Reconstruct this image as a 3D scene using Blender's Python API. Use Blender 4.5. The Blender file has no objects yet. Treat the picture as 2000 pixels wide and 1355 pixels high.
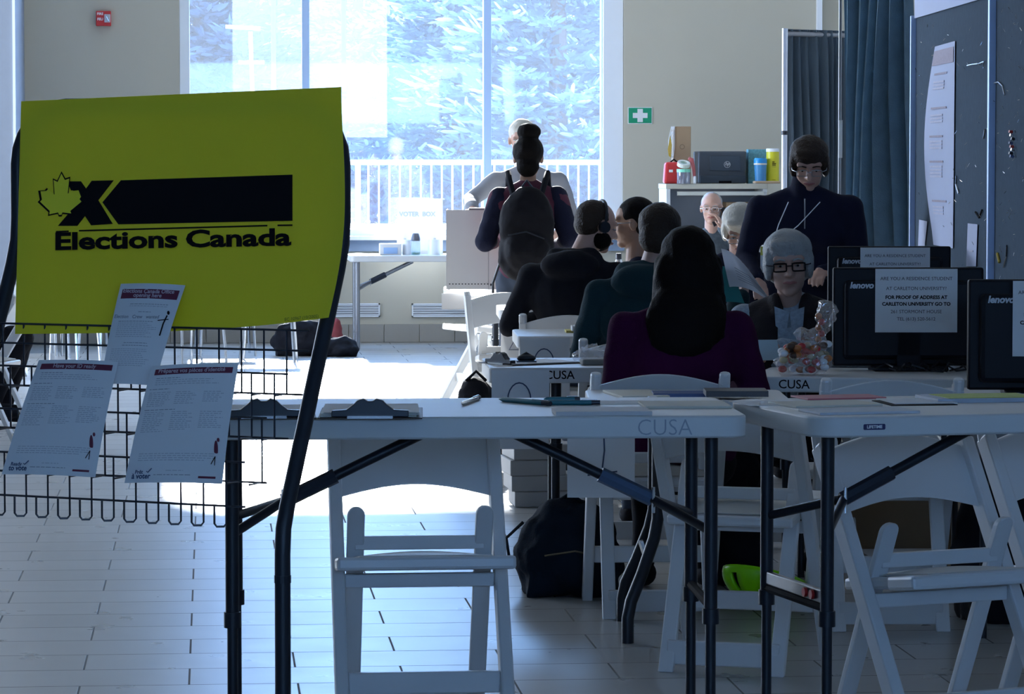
import bpy, bmesh, math, random
from mathutils import Vector, Matrix, Euler, noise
random.seed(7)
C = bpy.context.scene.collection
SC = bpy.context.scene
R = math.radians
PI = math.pi
V = Vector

# ------------------------------------------------------------------ camera
FPX, H = 6630.0, 1.46
PSI, PITCH = R(5.09), math.atan((677.5 - 320) / FPX)
cam_d = bpy.data.cameras.new('camera')
cam = bpy.data.objects.new('camera', cam_d)
C.objects.link(cam)
cam.location = (0, 0, H)
cam.rotation_euler = (PI / 2 - PITCH, 0, -PSI)
cam_d.sensor_width = 36
cam_d.lens = FPX / 2000 * 36
cam_d.clip_end = 500
SC.camera = cam

# ------------------------------------------------------------------ light
SC.view_settings.view_transform = 'Standard'
SC.view_settings.look = 'None'
SC.view_settings.gamma = 1
SC.view_settings.exposure = 0.28
SC.view_settings.use_curve_mapping = False
SC.cycles.max_bounces = 8
SC.cycles.transparent_max_bounces = 16
SC.cycles.caustics_reflective = False
SC.cycles.caustics_refractive = False
SC.cycles.sample_clamp_indirect = 6

world = bpy.data.worlds.new('daylight')
SC.world = world
world.use_nodes = True
bg = world.node_tree.nodes['Background']
bg.inputs[0].default_value = (0.26, 0.52, 1.0, 1)
bg.inputs[1].default_value = 9.0

sun_d = bpy.data.lights.new('sun', 'SUN')
sun_d.energy = 36
sun_d.angle = R(2.6)
sun_d.color = (1.0, 0.98, 0.95)
sun = bpy.data.objects.new('sun', sun_d)
C.objects.link(sun)
SUN_EL, SUN_AZ = R(21.5), R(-1)          # azimuth measured from +Y towards +X; the sun stands beyond the window
sd = V((math.sin(SUN_AZ) * math.cos(SUN_EL), math.cos(SUN_AZ) * math.cos(SUN_EL), math.sin(SUN_EL)))
sun.rotation_euler = sd.to_track_quat('Z', 'Y').to_euler()


def area(name, loc, target, sx, sy, power, col):
    d = bpy.data.lights.new(name, 'AREA')
    d.shape = 'RECTANGLE'
    d.size, d.size_y = sx, sy
    d.energy = power
    d.color = col
    o = bpy.data.objects.new(name, d)
    C.objects.link(o)
    o.location = loc
    o.rotation_euler = (V(target) - V(loc)).to_track_quat('-Z', 'Y').to_euler()
    return o


# fill lamps added at unseen openings, behind the camera and at far left
area('rear_fill_lamp', (1, -6.2, 2.75), (1, 10, 1.6), 9, 1.0, 24, (0.36, 0.56, 1.0))
area('side_fill_lamp', (-8.7, 24.0, 3.0), (3, 27.5, 1.6), 6, 3.0, 950, (0.84, 0.9, 1.0))


# ------------------------------------------------------------------ helpers
CP, SP = math.cos(PITCH), math.sin(PITCH)
RT = V((math.cos(PSI), -math.sin(PSI), 0))
FH = V((math.sin(PSI), math.cos(PSI), 0))
FW = FH * CP + V((0, 0, -SP))
UP = FH * SP + V((0, 0, CP))
CAM = V((0, 0, H))


def ray(u, v):
    return FW + RT * ((u - 1000) / FPX) - UP * ((v - 677.5) / FPX)


def at(u, v, D):
    return CAM + ray(u, v) * D


def P(u, D, z):
    h = (D - (H - z) * SP) / CP
    q = CAM + RT * ((u - 1000) * D / FPX) + FH * h
    return V((q.x, q.y, z))


def on_z(u, v, z):
    r = ray(u, v)
    return CAM + r * ((z - H) / r.z)


def on_plane(u, v, p, n):
    r = ray(u, v)
    return CAM + r * ((V(p) - CAM).dot(n) / r.dot(n))


def on_y(u, v, Y):
    r = ray(u, v)
    return CAM + r * (Y / r.y)


MATS = {}


def mat(name, col, rough=0.6, metal=0.0, noise_amt=0.06, scale=12.0, bump=0.0, bscale=60.0, coat=0.0, spec=None, transl=0.0, sheen=0.0):
    if name in MATS:
        return MATS[name]
    m = bpy.data.materials.new(name)
    m.use_nodes = True
    nt = m.node_tree
    b = nt.nodes['Principled BSDF']
    b.inputs['Roughness'].default_value = rough
    b.inputs['Metallic'].default_value = metal
    b.inputs['Coat Weight'].default_value = coat
    if spec is not None:
        b.inputs['Specular IOR Level'].default_value = spec
    if sheen:
        b.inputs['Sheen Weight'].default_value = sheen
    tc = nt.nodes.new('ShaderNodeTexCoord')
    nz = nt.nodes.new('ShaderNodeTexNoise')
    nz.inputs['Scale'].default_value = scale
    nz.inputs['Detail'].default_value = 4
    nt.links.new(tc.outputs['Object'], nz.inputs['Vector'])
    mx = nt.nodes.new('ShaderNodeMix')
    mx.data_type = 'RGBA'
    mx.inputs[6].default_value = (*[c * (1 - noise_amt) for c in col], 1)
    mx.inputs[7].default_value = (*[min(1, c * (1 + noise_amt)) for c in col], 1)
    nt.links.new(nz.outputs['Fac'], mx.inputs[0])
    nt.links.new(mx.outputs[2], b.inputs['Base Color'])
    if bump:
        n2 = nt.nodes.new('ShaderNodeTexNoise')
        n2.inputs['Scale'].default_value = bscale
        n2.inputs['Detail'].default_value = 3
        nt.links.new(tc.outputs['Object'], n2.inputs['Vector'])
        bp = nt.nodes.new('ShaderNodeBump')
        bp.inputs['Strength'].default_value = bump
        bp.inputs['Distance'].default_value = 0.01
        nt.links.new(n2.outputs['Fac'], bp.inputs['Height'])
        nt.links.new(bp.outputs['Normal'], b.inputs['Normal'])
    if transl:
        tr = nt.nodes.new('ShaderNodeBsdfTranslucent')
        nt.links.new(mx.outputs[2], tr.inputs['Color'])
        ms = nt.nodes.new('ShaderNodeMixShader')
        ms.inputs[0].default_value = transl
        out = nt.nodes['Material Output']
        nt.links.new(b.outputs[0], ms.inputs[1])
        nt.links.new(tr.outputs[0], ms.inputs[2])
        nt.links.new(ms.outputs[0], out.inputs[0])
    MATS[name] = m
    return m


def clear_mat(name, col, amount, rough=0.05, gloss=0.08):
    """thin see-through sheet: transparent mixed with a little gloss and (for films) diffuse"""
    if name in MATS:
        return MATS[name]
    m = bpy.data.materials.new(name)
    m.use_nodes = True
    nt = m.node_tree
    nt.nodes.remove(nt.nodes['Principled BSDF'])
    out = nt.nodes['Material Output']
    t = nt.nodes.new('ShaderNodeBsdfTransparent')
    t.inputs[0].default_value = (0.97, 0.985, 1, 1)
    d = nt.nodes.new('ShaderNodeBsdfDiffuse')
    d.inputs[0].default_value = (*col, 1)
    tl = nt.nodes.new('ShaderNodeBsdfTranslucent')
    tl.inputs[0].default_value = (*col, 1)
    dd = nt.nodes.new('ShaderNodeMixShader')
    dd.inputs[0].default_value = 0.5
    nt.links.new(d.outputs[0], dd.inputs[1])
    nt.links.new(tl.outputs[0], dd.inputs[2])
    g = nt.nodes.new('ShaderNodeBsdfGlossy')
    g.inputs['Roughness'].default_value = rough
    m1 = nt.nodes.new('ShaderNodeMixShader')
    m1.inputs[0].default_value = amount
    nt.links.new(t.outputs[0], m1.inputs[1])
    nt.links.new(dd.outputs[0], m1.inputs[2])
    m2 = nt.nodes.new('ShaderNodeMixShader')
    m2.inputs[0].default_value = gloss
    nt.links.new(m1.outputs[0], m2.inputs[1])
    nt.links.new(g.outputs[0], m2.inputs[2])
    nt.links.new(m2.outputs[0], out.inputs[0])
    MATS[name] = m
    return m


class MB:
    def __init__(self):
        self.v, self.f = [], []

    def add(self, vs, fs):
        n = len(self.v)
        self.v += [V(p) for p in vs]
        self.f += [tuple(i + n for i in f) for f in fs]
        return self

    def box(self, c, s, rot=None, taper=1.0):
        c = V(c)
        x, y, z = s[0] / 2, s[1] / 2, s[2] / 2
        vs = [(-x, -y, -z), (x, -y, -z), (x, y, -z), (-x, y, -z), (-x * taper, -y * taper, z), (x * taper, -y * taper, z), (x * taper, y * taper, z), (-x * taper, y * taper, z)]
        m = rot.to_matrix() if isinstance(rot, Euler) else (rot if rot is not None else Matrix.Identity(3))
        return self.add([c + m @ V(p) for p in vs], [(0, 3, 2, 1), (4, 5, 6, 7), (0, 1, 5, 4), (1, 2, 6, 5), (2, 3, 7, 6), (3, 0, 4, 7)])

    def beam(self, a, b, w, t, side=(1, 0, 0)):
        """plank from a to b, w wide along side, t thick"""
        a, b = V(a), V(b)
        d = (b - a).normalized()
        s = V(side)
        s = (s - d * s.dot(d)).normalized()
        n = d.cross(s)
        vs = []
        for q in (a, b):
            for i, j in ((-1, -1), (1, -1), (1, 1), (-1, 1)):
                vs.append(q + s * (w / 2 * i) + n * (t / 2 * j))
        return self.add(vs, [(0, 3, 2, 1), (4, 5, 6, 7), (0, 1, 5, 4), (1, 2, 6, 5), (2, 3, 7, 6), (3, 0, 4, 7)])

    def tube(self, pts, r, n=10, cap=True, closed=False):
        pts = [V(p) for p in pts]
        rs = r if isinstance(r, (list, tuple)) else [r] * len(pts)
        L = len(pts)
        vs, fs = [], []
        up = None
        for i, p in enumerate(pts):
            if closed:
                d = (pts[(i + 1) % L] - pts[i - 1]).normalized()
            else:
                d = (pts[min(i + 1, L - 1)] - pts[max(i - 1, 0)]).normalized()
            if up is None:
                up = V((0, 0, 1)) if abs(d.z) < 0.9 else V((1, 0, 0))
            a = (up - d * up.dot(d))
            if a.length < 1e-5:
                a = V((0, 1, 0)) - d * d.y
            a.normalize()
            up = a
            b = d.cross(a)
            for k in range(n):
                t = 2 * PI * k / n
                vs.append(p + (a * math.cos(t) + b * math.sin(t)) * rs[i])
        m = L if closed else L - 1
        for i in range(m):
            for k in range(n):
                a0, a1 = i * n + k, i * n + (k + 1) % n
                b0, b1 = ((i + 1) % L) * n + k, ((i + 1) % L) * n + (k + 1) % n
                fs.append((a0, a1, b1, b0))
        if cap and not closed:
            fs.append(tuple(range(n - 1, -1, -1)))
            fs.append(tuple((L - 1) * n + k for k in range(n)))
        return self.add(vs, fs)

    def lathe(self, prof, c=(0, 0, 0), n=20, axis=None, sx=1, sy=1):
        c = V(c)
        q = V(axis).to_track_quat('Z', 'Y').to_matrix() if axis is not None else Matrix.Identity(3)
        vs, fs = [], []
        for (r, z) in prof:
            for k in range(n):
                t = 2 * PI * k / n
                vs.append(c + q @ V((r * math.cos(t) * sx, r * math.sin(t) * sy, z)))
        for i in range(len(prof) - 1):
            for k in range(n):
                fs.append((i * n + k, i * n + (k + 1) % n, (i + 1) * n + (k + 1) % n, (i + 1) * n + k))
        fs.append(tuple(range(n - 1, -1, -1)))
        fs.append(tuple((len(prof) - 1) * n + k for k in range(n)))
        return self.add(vs, fs)

    def prism(self, outline, a, b, plane='xz'):
        """outline of 2D points extruded between offsets a and b; plane xz extrudes along y, xy along z, yz along x"""
        def m(p, o):
            return {'xz': (p[0], o, p[1]), 'xy': (p[0], p[1], o), 'yz': (o, p[0], p[1])}[plane]
        n = len(outline)
        vs = [m(p, a) for p in outline] + [m(p, b) for p in outline]
        fs = [tuple(range(n)), tuple(range(2 * n - 1, n - 1, -1))]
        for i in range(n):
            j = (i + 1) % n
            fs.append((i, i + n, j + n, j))
        return self.add(vs, fs)

    def ell(self, c, r, n=16, m=10, rot=None):
        c = V(c)
        q = rot if rot is not None else Matrix.Identity(3)
        vs = [c + q @ V((0, 0, -r[2]))]
        for i in range(1, m):
            t = -PI / 2 + PI * i / m
            for k in range(n):
                p = 2 * PI * k / n
                vs.append(c + q @ V((r[0] * math.cos(t) * math.cos(p), r[1] * math.cos(t) * math.sin(p), r[2] * math.sin(t))))
        vs.append(c + q @ V((0, 0, r[2])))
        fs = []
        for k in range(n):
            fs.append((0, 1 + (k + 1) % n, 1 + k))
        for i in range(m - 2):
            for k in range(n):
                a = 1 + i * n
                fs.append((a + k, a + (k + 1) % n, a + n + (k + 1) % n, a + n + k))
        a = 1 + (m - 2) * n
        for k in range(n):
            fs.append((a + k, a + (k + 1) % n, len(vs) - 1))
        return self.add(vs, fs)

    def cap(self, a, b, ra, rb, n=14):
        a, b = V(a), V(b)
        d = b - a
        L = d.length
        if L < 1e-6:
            return self.ell(a, (ra,) * 3)
        prof = []
        for i in range(6):
            t = -PI / 2 + PI / 2 * i / 5
            prof.append((max(ra * math.cos(t), 1e-4), ra * math.sin(t)))
        for i in range(6):
            t = PI / 2 * i / 5
            prof.append((max(rb * math.cos(t), 1e-4), L + rb * math.sin(t)))
        return self.lathe(prof, a, n, axis=d)

    def sheet(self, fn, nu, nv, t=0.0006):
        """thin sheet with real thickness: fn(i/nu, j/nv) -> point"""
        g = [[V(fn(i / nu, j / nv)) for i in range(nu + 1)] for j in range(nv + 1)]
        nrm = (g[0][nu] - g[0][0]).cross(g[nv][0] - g[0][0]).normalized() * t
        vs = [p for row in g for p in row] + [p + nrm for row in g for p in row]
        N = (nu + 1) * (nv + 1)
        fs = []
        w = nu + 1
        for j in range(nv):
            for i in range(nu):
                a = j * w + i
                fs.append((a, a + 1, a + w + 1, a + w))
                fs.append((N + a, N + a + w, N + a + w + 1, N + a + 1))
        ring = [i for i in range(nu)] + [nu + j * w for j in range(nv)] + [nv * w + i for i in range(nu, 0, -1)] + [j * w for j in range(nv, 0, -1)]
        for k in range(len(ring)):
            a, b = ring[k], ring[(k + 1) % len(ring)]
            fs.append((a, a + N, b + N, b))
        return self.add(vs, fs)

    def mesh(self, name, m=None, smooth=False):
        me = bpy.data.meshes.new(name)
        me.from_pydata([tuple(p) for p in self.v], [], self.f)
        bm = bmesh.new()
        bm.from_mesh(me)
        bmesh.ops.recalc_face_normals(bm, faces=bm.faces)
        bm.to_mesh(me)
        bm.free()
        if m is not None:
            me.materials.append(m)
        if smooth:
            me.polygons.foreach_set('use_smooth', [True] * len(me.polygons))
            try:
                me.set_sharp_from_angle(angle=R(40))
            except Exception:
                pass
        me.update()
        return me

    def build(self, name, m, parent=None, smooth=False, bevel=0.0, loc=None, rz=None, bseg=2):
        o = bpy.data.objects.new(name, self.mesh(name, m, smooth))
        C.objects.link(o)
        if parent is not None:
            o.parent = parent
        if loc is not None:
            o.location = loc
        if rz is not None:
            o.rotation_euler = (0, 0, rz)
        if bevel:
            b = o.modifiers.new('bevel', 'BEVEL')
            b.width = bevel
            b.segments = bseg
            b.limit_method = 'ANGLE'
            b.angle_limit = R(40)
        return o


def tag(o, label, cat, group=None, kind=None):
    if label:
        o['label'] = label
    if cat:
        o['category'] = cat
    if group:
        o['group'] = group
    if kind:
        o['kind'] = kind
    return o


def thing(name, label, cat, loc=(0, 0, 0), rz=0.0, group=None):
    o = bpy.data.objects.new(name, None)
    C.objects.link(o)
    o.empty_display_size = 0.1
    o.location = loc
    o.rotation_euler = (0, 0, rz)
    return tag(o, label, cat, group)


def struct(name, mb, m, **k):
    o = mb.build(name, m, **k)
    o['kind'] = 'structure'
    return o


def dup(root, loc, rz=0.0, label=None, group=None):
    def cp(o, par):
        c = o.copy()
        C.objects.link(c)
        if par is not None:
            c.parent = par
        for ch in list(o.children):
            cp(ch, c)
        return c
    r = cp(root, None)
    r.location = loc
    r.rotation_euler = (0, 0, rz)
    if label:
        r['label'] = label
    if group:
        r['group'] = group
    return r


def text(body, size, m, parent, origin, xdir, ydir, name='lettering', bold=0.0, ext=0.0006, align='CENTER', sx=1.0, spacing=1.0, shear=0.0):
    cu = bpy.data.curves.new('t', 'FONT')
    cu.body = body
    cu.size = size
    cu.align_x = align
    cu.align_y = 'CENTER'
    cu.offset = bold
    cu.extrude = ext
    cu.space_character = spacing
    cu.space_line = 1.0
    cu.shear = shear
    cu.resolution_u = 3
    ob = bpy.data.objects.new('t', cu)
    C.objects.link(ob)
    dg = bpy.context.evaluated_depsgraph_get()
    me = bpy.data.meshes.new_from_object(ob.evaluated_get(dg))
    bpy.data.objects.remove(ob)
    xd, yd = V(xdir).normalized(), V(ydir)
    yd = (yd - xd * yd.dot(xd)).normalized()
    zd = xd.cross(yd)
    M = Matrix((xd * sx, yd, zd)).transposed().to_4x4()
    M.translation = V(origin)
    me.transform(M)
    me.materials.clear()
    me.materials.append(m)
    o = bpy.data.objects.new(name, me)
    C.objects.link(o)
    o.parent = parent
    return o


def bake(mb, name, m, voxel, smooth=6, parent=None, wrinkle=0.0, wscale=9.0, seed=0, loc=None):
    """join overlapping volumes into one continuous smooth surface"""
    me = mb.mesh('tmp')
    ob = bpy.data.objects.new('tmp', me)
    C.objects.link(ob)
    r = ob.modifiers.new('r', 'REMESH')
    r.mode = 'VOXEL'
    r.voxel_size = voxel
    s = ob.modifiers.new('s', 'SMOOTH')
    s.factor = 0.5
    s.iterations = smooth
    dg = bpy.context.evaluated_depsgraph_get()
    out = bpy.data.meshes.new_from_object(ob.evaluated_get(dg))
    bpy.data.objects.remove(ob)
    bpy.data.meshes.remove(me)
    out.name = name
    if wrinkle:
        off = V((seed * 3.1, seed * 1.7, seed * 0.3))
        ns = [v.normal.copy() for v in out.vertices]
        for v, n in zip(out.vertices, ns):
            q = v.co * wscale + off
            w = noise.noise(q) + 0.5 * noise.noise(q * 2.3)
            v.co += n * (wrinkle * w)
    out.materials.clear()
    out.materials.append(m)
    out.polygons.foreach_set('use_smooth', [True] * len(out.polygons))
    o = bpy.data.objects.new(name, out)
    C.objects.link(o)
    if parent is not None:
        o.parent = parent
    if loc is not None:
        o.location = loc
    return o


# ------------------------------------------------------------------ materials
M_wall = mat('beige_wall', (0.50, 0.465, 0.37), 0.75, noise_amt=0.03, scale=3, bump=0.05, bscale=150)
M_wwhite = mat('pale_wall', (0.62, 0.62, 0.6), 0.7, noise_amt=0.03)
M_ceil = mat('ceiling_white', (0.6, 0.6, 0.58), 0.9)
M_frame = mat('white_window_frame', (0.8, 0.83, 0.86), 0.35, noise_amt=0.02)
M_frame2 = mat('pale_blue_window_mullion', (0.45, 0.6, 0.85), 0.45, noise_amt=0.02)
M_white = mat('white_plastic', (0.63, 0.63, 0.62), 0.4, noise_amt=0.03, bump=0.02, bscale=300)
M_chair = mat('white_resin', (0.68, 0.69, 0.70), 0.35, noise_amt=0.02)
M_pad = mat('seat_pad', (0.58, 0.57, 0.53), 0.45, noise_amt=0.04)
M_black = mat('black_enamel', (0.010, 0.014, 0.022), 0.38, noise_amt=0.1, spec=.35)
M_dark = mat('dark_powder_coat', (0.02, 0.026, 0.04), 0.35)
M_greym = mat('grey_metal', (0.30, 0.31, 0.33), 0.35, metal=0.6)
M_chrome = mat('chrome', (0.75, 0.77, 0.8), 0.15, metal=1.0)
M_paper = mat('paper', (0.84, 0.85, 0.86), 0.7, noise_amt=0.01, transl=0.15)
M_paperb = mat('paper_backlit', (0.82, 0.82, 0.84), 0.7, noise_amt=0.01, transl=0.4)
M_beigep = mat('cream_paper', (0.66, 0.62, 0.52), 0.7, noise_amt=0.03)
M_ink = mat('black_ink', (0.006, 0.006, 0.008), 0.8, noise_amt=0, spec=.12)
M_grey_ink = mat('grey_ink', (0.30, 0.31, 0.35), 0.8, noise_amt=0)
M_mid_ink = mat('faint_ink', (0.52, 0.53, 0.57), 0.8, noise_amt=0)
M_maroon = mat('maroon_ink', (0.14, 0.02, 0.05), 0.6, noise_amt=0)
M_pinkink = mat('pale_lettering', (0.62, 0.5, 0.56), 0.6, noise_amt=0)
M_yellow = mat('yellow_green_plastic', (0.92, 0.82, 0.035), 0.5, noise_amt=0.05, scale=5, transl=0.25)
M_pen = mat('blue_marker_ink', (0.05, 0.08, 0.16), 0.7, noise_amt=0)
M_skin = mat('skin', (0.50, 0.30, 0.23), 0.5, noise_amt=0.08, scale=30)
M_skin2 = mat('tan_skin', (0.36, 0.2, 0.13), 0.5, noise_amt=0.08, scale=30)
M_lip = mat('lip', (0.36, 0.13, 0.12), 0.45)
M_eyew = mat('eye_white', (0.35, 0.33, 0.32), 0.3)
M_hairk = mat('black_hair', (0.005, 0.004, 0.004), 0.6, bump=0.3, bscale=160, spec=.08)
M_hairb = mat('brown_hair', (0.035, 0.024, 0.018), 0.5, spec=.15, bump=0.6, bscale=110)
M_hairg = mat('grey_hair', (0.36, 0.36, 0.35), 0.55, bump=0.7, bscale=90, noise_amt=0.25, scale=40)
M_hairw = mat('white_hair', (0.6, 0.57, 0.5), 0.6, bump=0.5, bscale=90, noise_amt=0.15, scale=40)
M_navy = mat('navy_cloth', (0.010, 0.012, 0.030), 0.85, spec=.15, noise_amt=0.2, bump=0.2, bscale=200)
M_blackc = mat('black_cloth', (0.008, 0.009, 0.014), 0.85, spec=.15, noise_amt=0.2, bump=0.2, bscale=200)
M_teal = mat('dark_teal_cloth', (0.010, 0.035, 0.045), 0.85, spec=.15, noise_amt=0.2, bump=0.2, bscale=200)
M_purple = mat('dark_purple_knit', (0.04, 0.004, 0.032), 0.9, noise_amt=0.2, bump=0.3, bscale=260, spec=.1)
M_maroonc = mat('maroon_cloth', (0.07, 0.01, 0.03), 0.85, noise_amt=0.2)
M_greys = mat('grey_shirt', (0.30, 0.32, 0.36), 0.85, noise_amt=0.08, transl=0.1)
M_denim = mat('dark_denim', (0.03, 0.045, 0.075), 0.8, noise_amt=0.2)
M_card = mat('cardboard', (0.36, 0.25, 0.15), 0.8, noise_amt=0.05)
M_boxw = mat('white_card', (0.62, 0.62, 0.62), 0.7, noise_amt=0.02)
M_red = mat('red_plastic', (0.55, 0.03, 0.03), 0.4)
M_green = mat('safety_green', (0.0, 0.28, 0.14), 0.5, noise_amt=0.02)
M_lime = mat('lime_shell', (0.30, 0.85, 0.0), 0.3, noise_amt=0.03)
M_clear = clear_mat('clear_film', (0.8, 0.8, 0.85), 0.10, 0.12, 0.14)
M_glass = clear_mat('window_glass', (0.8, 0.9, 1.0), 0.03, 0.02, 0.05)
M_wash = clear_mat('pale_wash_film', (0.85, 0.92, 1.0), 0.03, 0.3, 0.02)  # thin pale layer for the screen added outside the left panes


def floor_mat():
    m = bpy.data.materials.new('floor_tiles')
    m.use_nodes = True
    nt = m.node_tree
    b = nt.nodes['Principled BSDF']
    tc = nt.nodes.new('ShaderNodeTexCoord')
    mp = nt.nodes.new('ShaderNodeMapping')
    q = on_z(786, 960, 0)
    q2 = on_z(700, 1127, 0)
    mp.inputs['Location'].default_value = (-q.x, -q2.y, 0)
    nt.links.new(tc.outputs['Object'], mp.inputs['Vector'])
    br = nt.nodes.new('ShaderNodeTexBrick')
    br.offset = 0.5
    br.inputs['Scale'].default_value = 1
    br.inputs['Brick Width'].default_value = 0.61
    br.inputs['Row Height'].default_value = 0.305
    br.inputs['Mortar Size'].default_value = 0.0035
    br.inputs['Mortar Smooth'].default_value = 0.3
    br.inputs['Color1'].default_value = (0.37, 0.37, 0.36, 1)
    br.inputs['Color2'].default_value = (0.42, 0.42, 0.41, 1)
    br.inputs['Mortar'].default_value = (0.10, 0.10, 0.10, 1)
    nt.links.new(mp.outputs[0], br.inputs['Vector'])
    n = nt.nodes.new('ShaderNodeTexNoise')
    n.inputs['Scale'].default_value = 5
    n.inputs['Detail'].default_value = 6
    nt.links.new(tc.outputs['Object'], n.inputs['Vector'])
    mr = nt.nodes.new('ShaderNodeMapRange')
    mr.inputs[3].default_value = 0.24
    mr.inputs[4].default_value = 0.34
    nt.links.new(n.outputs['Fac'], mr.inputs[0])
    ad = nt.nodes.new('ShaderNodeMath')
    ad.operation = 'MULTIPLY_ADD'
    ad.inputs[1].default_value = 0.5
    nt.links.new(br.outputs['Fac'], ad.inputs[0])
    nt.links.new(mr.outputs[0], ad.inputs[2])
    nt.links.new(ad.outputs[0], b.inputs['Roughness'])
    nt.links.new(br.outputs['Color'], b.inputs['Base Color'])
    bp = nt.nodes.new('ShaderNodeBump')
    bp.inputs['Strength'].default_value = 0.3
    bp.inputs['Distance'].default_value = 0.002
    bp.invert = True
    nt.links.new(br.outputs['Fac'], bp.inputs['Height'])
    nt.links.new(bp.outputs[0], b.inputs['Normal'])
    b.inputs['Specular IOR Level'].default_value = 0.8
    return m


# ------------------------------------------------------------------ room
YW = on_z(700, 669, 0).y               # inner face of the window wall
XL, XR, YB, ZC = -9.0, 7.0, -6.5, 5.6
def wx(u):
    return on_y(u, 400, YW).x
def wz(v):
    return on_y(800, v, YW).z
win_l, win_r, win_b, win_t = wx(352), wx(1218), wz(462), 5.2
corner = wx(50)

fl = MB().box(((XL + XR) / 2, (YB + YW) / 2, -0.05), (XR - XL + 0.4, YW - YB + 0.4, 0.1))
fo = struct('floor', fl, floor_mat())
struct('ceiling', MB().box(((XL + XR) / 2, (YB + YW) / 2, ZC + 0.05), (XR - XL + 0.4, YW - YB + 0.4, 0.1)), M_ceil)
w = MB()
T = 0.3
w.box(((corner - 0.0 + win_l) / 2, YW + T / 2, ZC / 2), (win_l - corner, T, ZC))
w.box(((win_r + XR) / 2, YW + T / 2, ZC / 2), (XR - win_r, T, ZC))
w.box(((win_l + win_r) / 2, YW + T / 2, win_b / 2), (win_r - win_l, T, win_b))
w.box(((win_l + win_r) / 2, YW + T / 2, (win_t + ZC) / 2), (win_r - win_l, T, ZC - win_t))
struct('wall_back', w, M_wall)
# the room widens to the left of a short return wall
struct('wall_return', MB().box((corner - 0.15, YW - 0.55, ZC / 2), (0.3, 1.7, ZC)), mat('blue_grey_paint', (.26, .29, .34), .6))
struct('wall_rear_left', MB().box(((XL + corner - 0.3) / 2, YW + 0.15, ZC / 2), (corner - 0.3 - XL, 0.3, ZC)), M_wall)
struct('trim_1', MB().box((corner - 0.005, YW - 1.4, ZC / 2), (0.02, 0.02, ZC)), M_frame)
# side and rear walls; unseen openings added and sized for the light they admit
wl = MB()
wl.box((XL - 0.1, (YB + 21) / 2, ZC / 2), (0.2, 21 - YB, ZC))
wl.box((XL - 0.1, (27 + YW) / 2, ZC / 2), (0.2, YW - 27, ZC))
wl.box((XL - 0.1, 24, 0.7), (0.2, 6, 1.4))
wl.box((XL - 0.1, 24, (4.6 + ZC) / 2), (0.2, 6, ZC - 4.6))
struct('wall_left', wl, M_wwhite)
struct('wall_right', MB().box((XR + 0.1, (YB + YW) / 2, ZC / 2), (0.2, YW - YB, ZC)), M_wwhite)
wb = MB()
wb.box((-6.4, YB - 0.1, ZC / 2), (5.2, 0.2, ZC))
wb.box((6.3, YB - 0.1, ZC / 2), (1.4, 0.2, ZC))
wb.box((0.9, YB - 0.1, 1.1), (9.4, 0.2, 2.2))
wb.box((0.9, YB - 0.1, (3.3 + ZC) / 2), (9.4, 0.2, ZC - 3.3))
struct('wall_front', wb, M_wwhite)
# baseboard of grey tiles
bb = MB()
zb = wz(632)
x = corner
k = 0
while x < win_r + 0.5:
    x2 = x + 0.29
    bb.box(((x + x2) / 2, YW - 0.008, zb / 2), (x2 - x - 0.006, 0.016, zb - 0.006))
    x = x2
struct('baseboard_back', bb, mat('grey_base_tile', (0.33, 0.31, 0.27), 0.4, noise_amt=0.1, scale=4), bevel=0.001)

# window: frame, mullions, glass
wf = thing('window_1', None, None, (0, 0, 0))
wf['kind'] = 'structure'
Yf = YW + 0.12
f = MB()
f.box((wx(362), Yf, (win_b + win_t) / 2), (wx(372) - wx(352), 0.16, win_t - win_b))
f.box((wx(1198), Yf, (win_b + win_t) / 2), (wx(1220) - wx(1181), 0.2, win_t - win_b))
f.box(((win_l + win_r) / 2, Yf, win_t - 0.04), (win_r - win_l, 0.16, 0.08))
f.box(((win_l + win_r) / 2, Yf, win_b + 0.03), (win_r - win_l, 0.16, 0.06))
f.build('window_frame', M_frame, wf, bevel=0.004)
for (u0, u1) in ((591, 606), (946, 961), (1176, 1184)):
    MB().box(((wx(u0) + wx(u1)) / 2, Yf, (win_b + win_t) / 2), (wx(u1) - wx(u0), 0.12, win_t - win_b)).build('mullion', M_frame2, wf, bevel=0.003)
for (u0, u1) in ((372, 591), (606, 946), (961, 1176)):
    MB().box(((wx(u0) + wx(u1)) / 2, Yf, (win_b + win_t) / 2), (wx(u1) - wx(u0), 0.006, win_t - win_b - 0.1)).build('window_pane', M_glass, wf)
# white sill and the grey-blue ledge below it
struct('trim_2', MB().box(((win_l + win_r) / 2, YW - 0.04, win_b - 0.01), (win_r - win_l + 0.02, 0.16, 0.035)), M_frame, bevel=0.004)
struct('trim_3', MB().box(((win_l + win_r) / 2, YW - 0.02, (win_b + wz(488)) / 2 - 0.02), (win_r - win_l, 0.04, win_b - wz(488) - 0.02)), mat('grey_blue_ledge', (0.25, 0.33, 0.45), 0.5))

# ------------------------------------------------------------------ outside
M_conc = mat('pale_terrace_concrete', (0.75, 0.76, 0.78), 0.8)
gz = 0.72
g = MB().box((0, YW + 60.5, gz - 0.1), (160, 120, 0.2))
struct('terrain_outside', g, M_conc)
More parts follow.
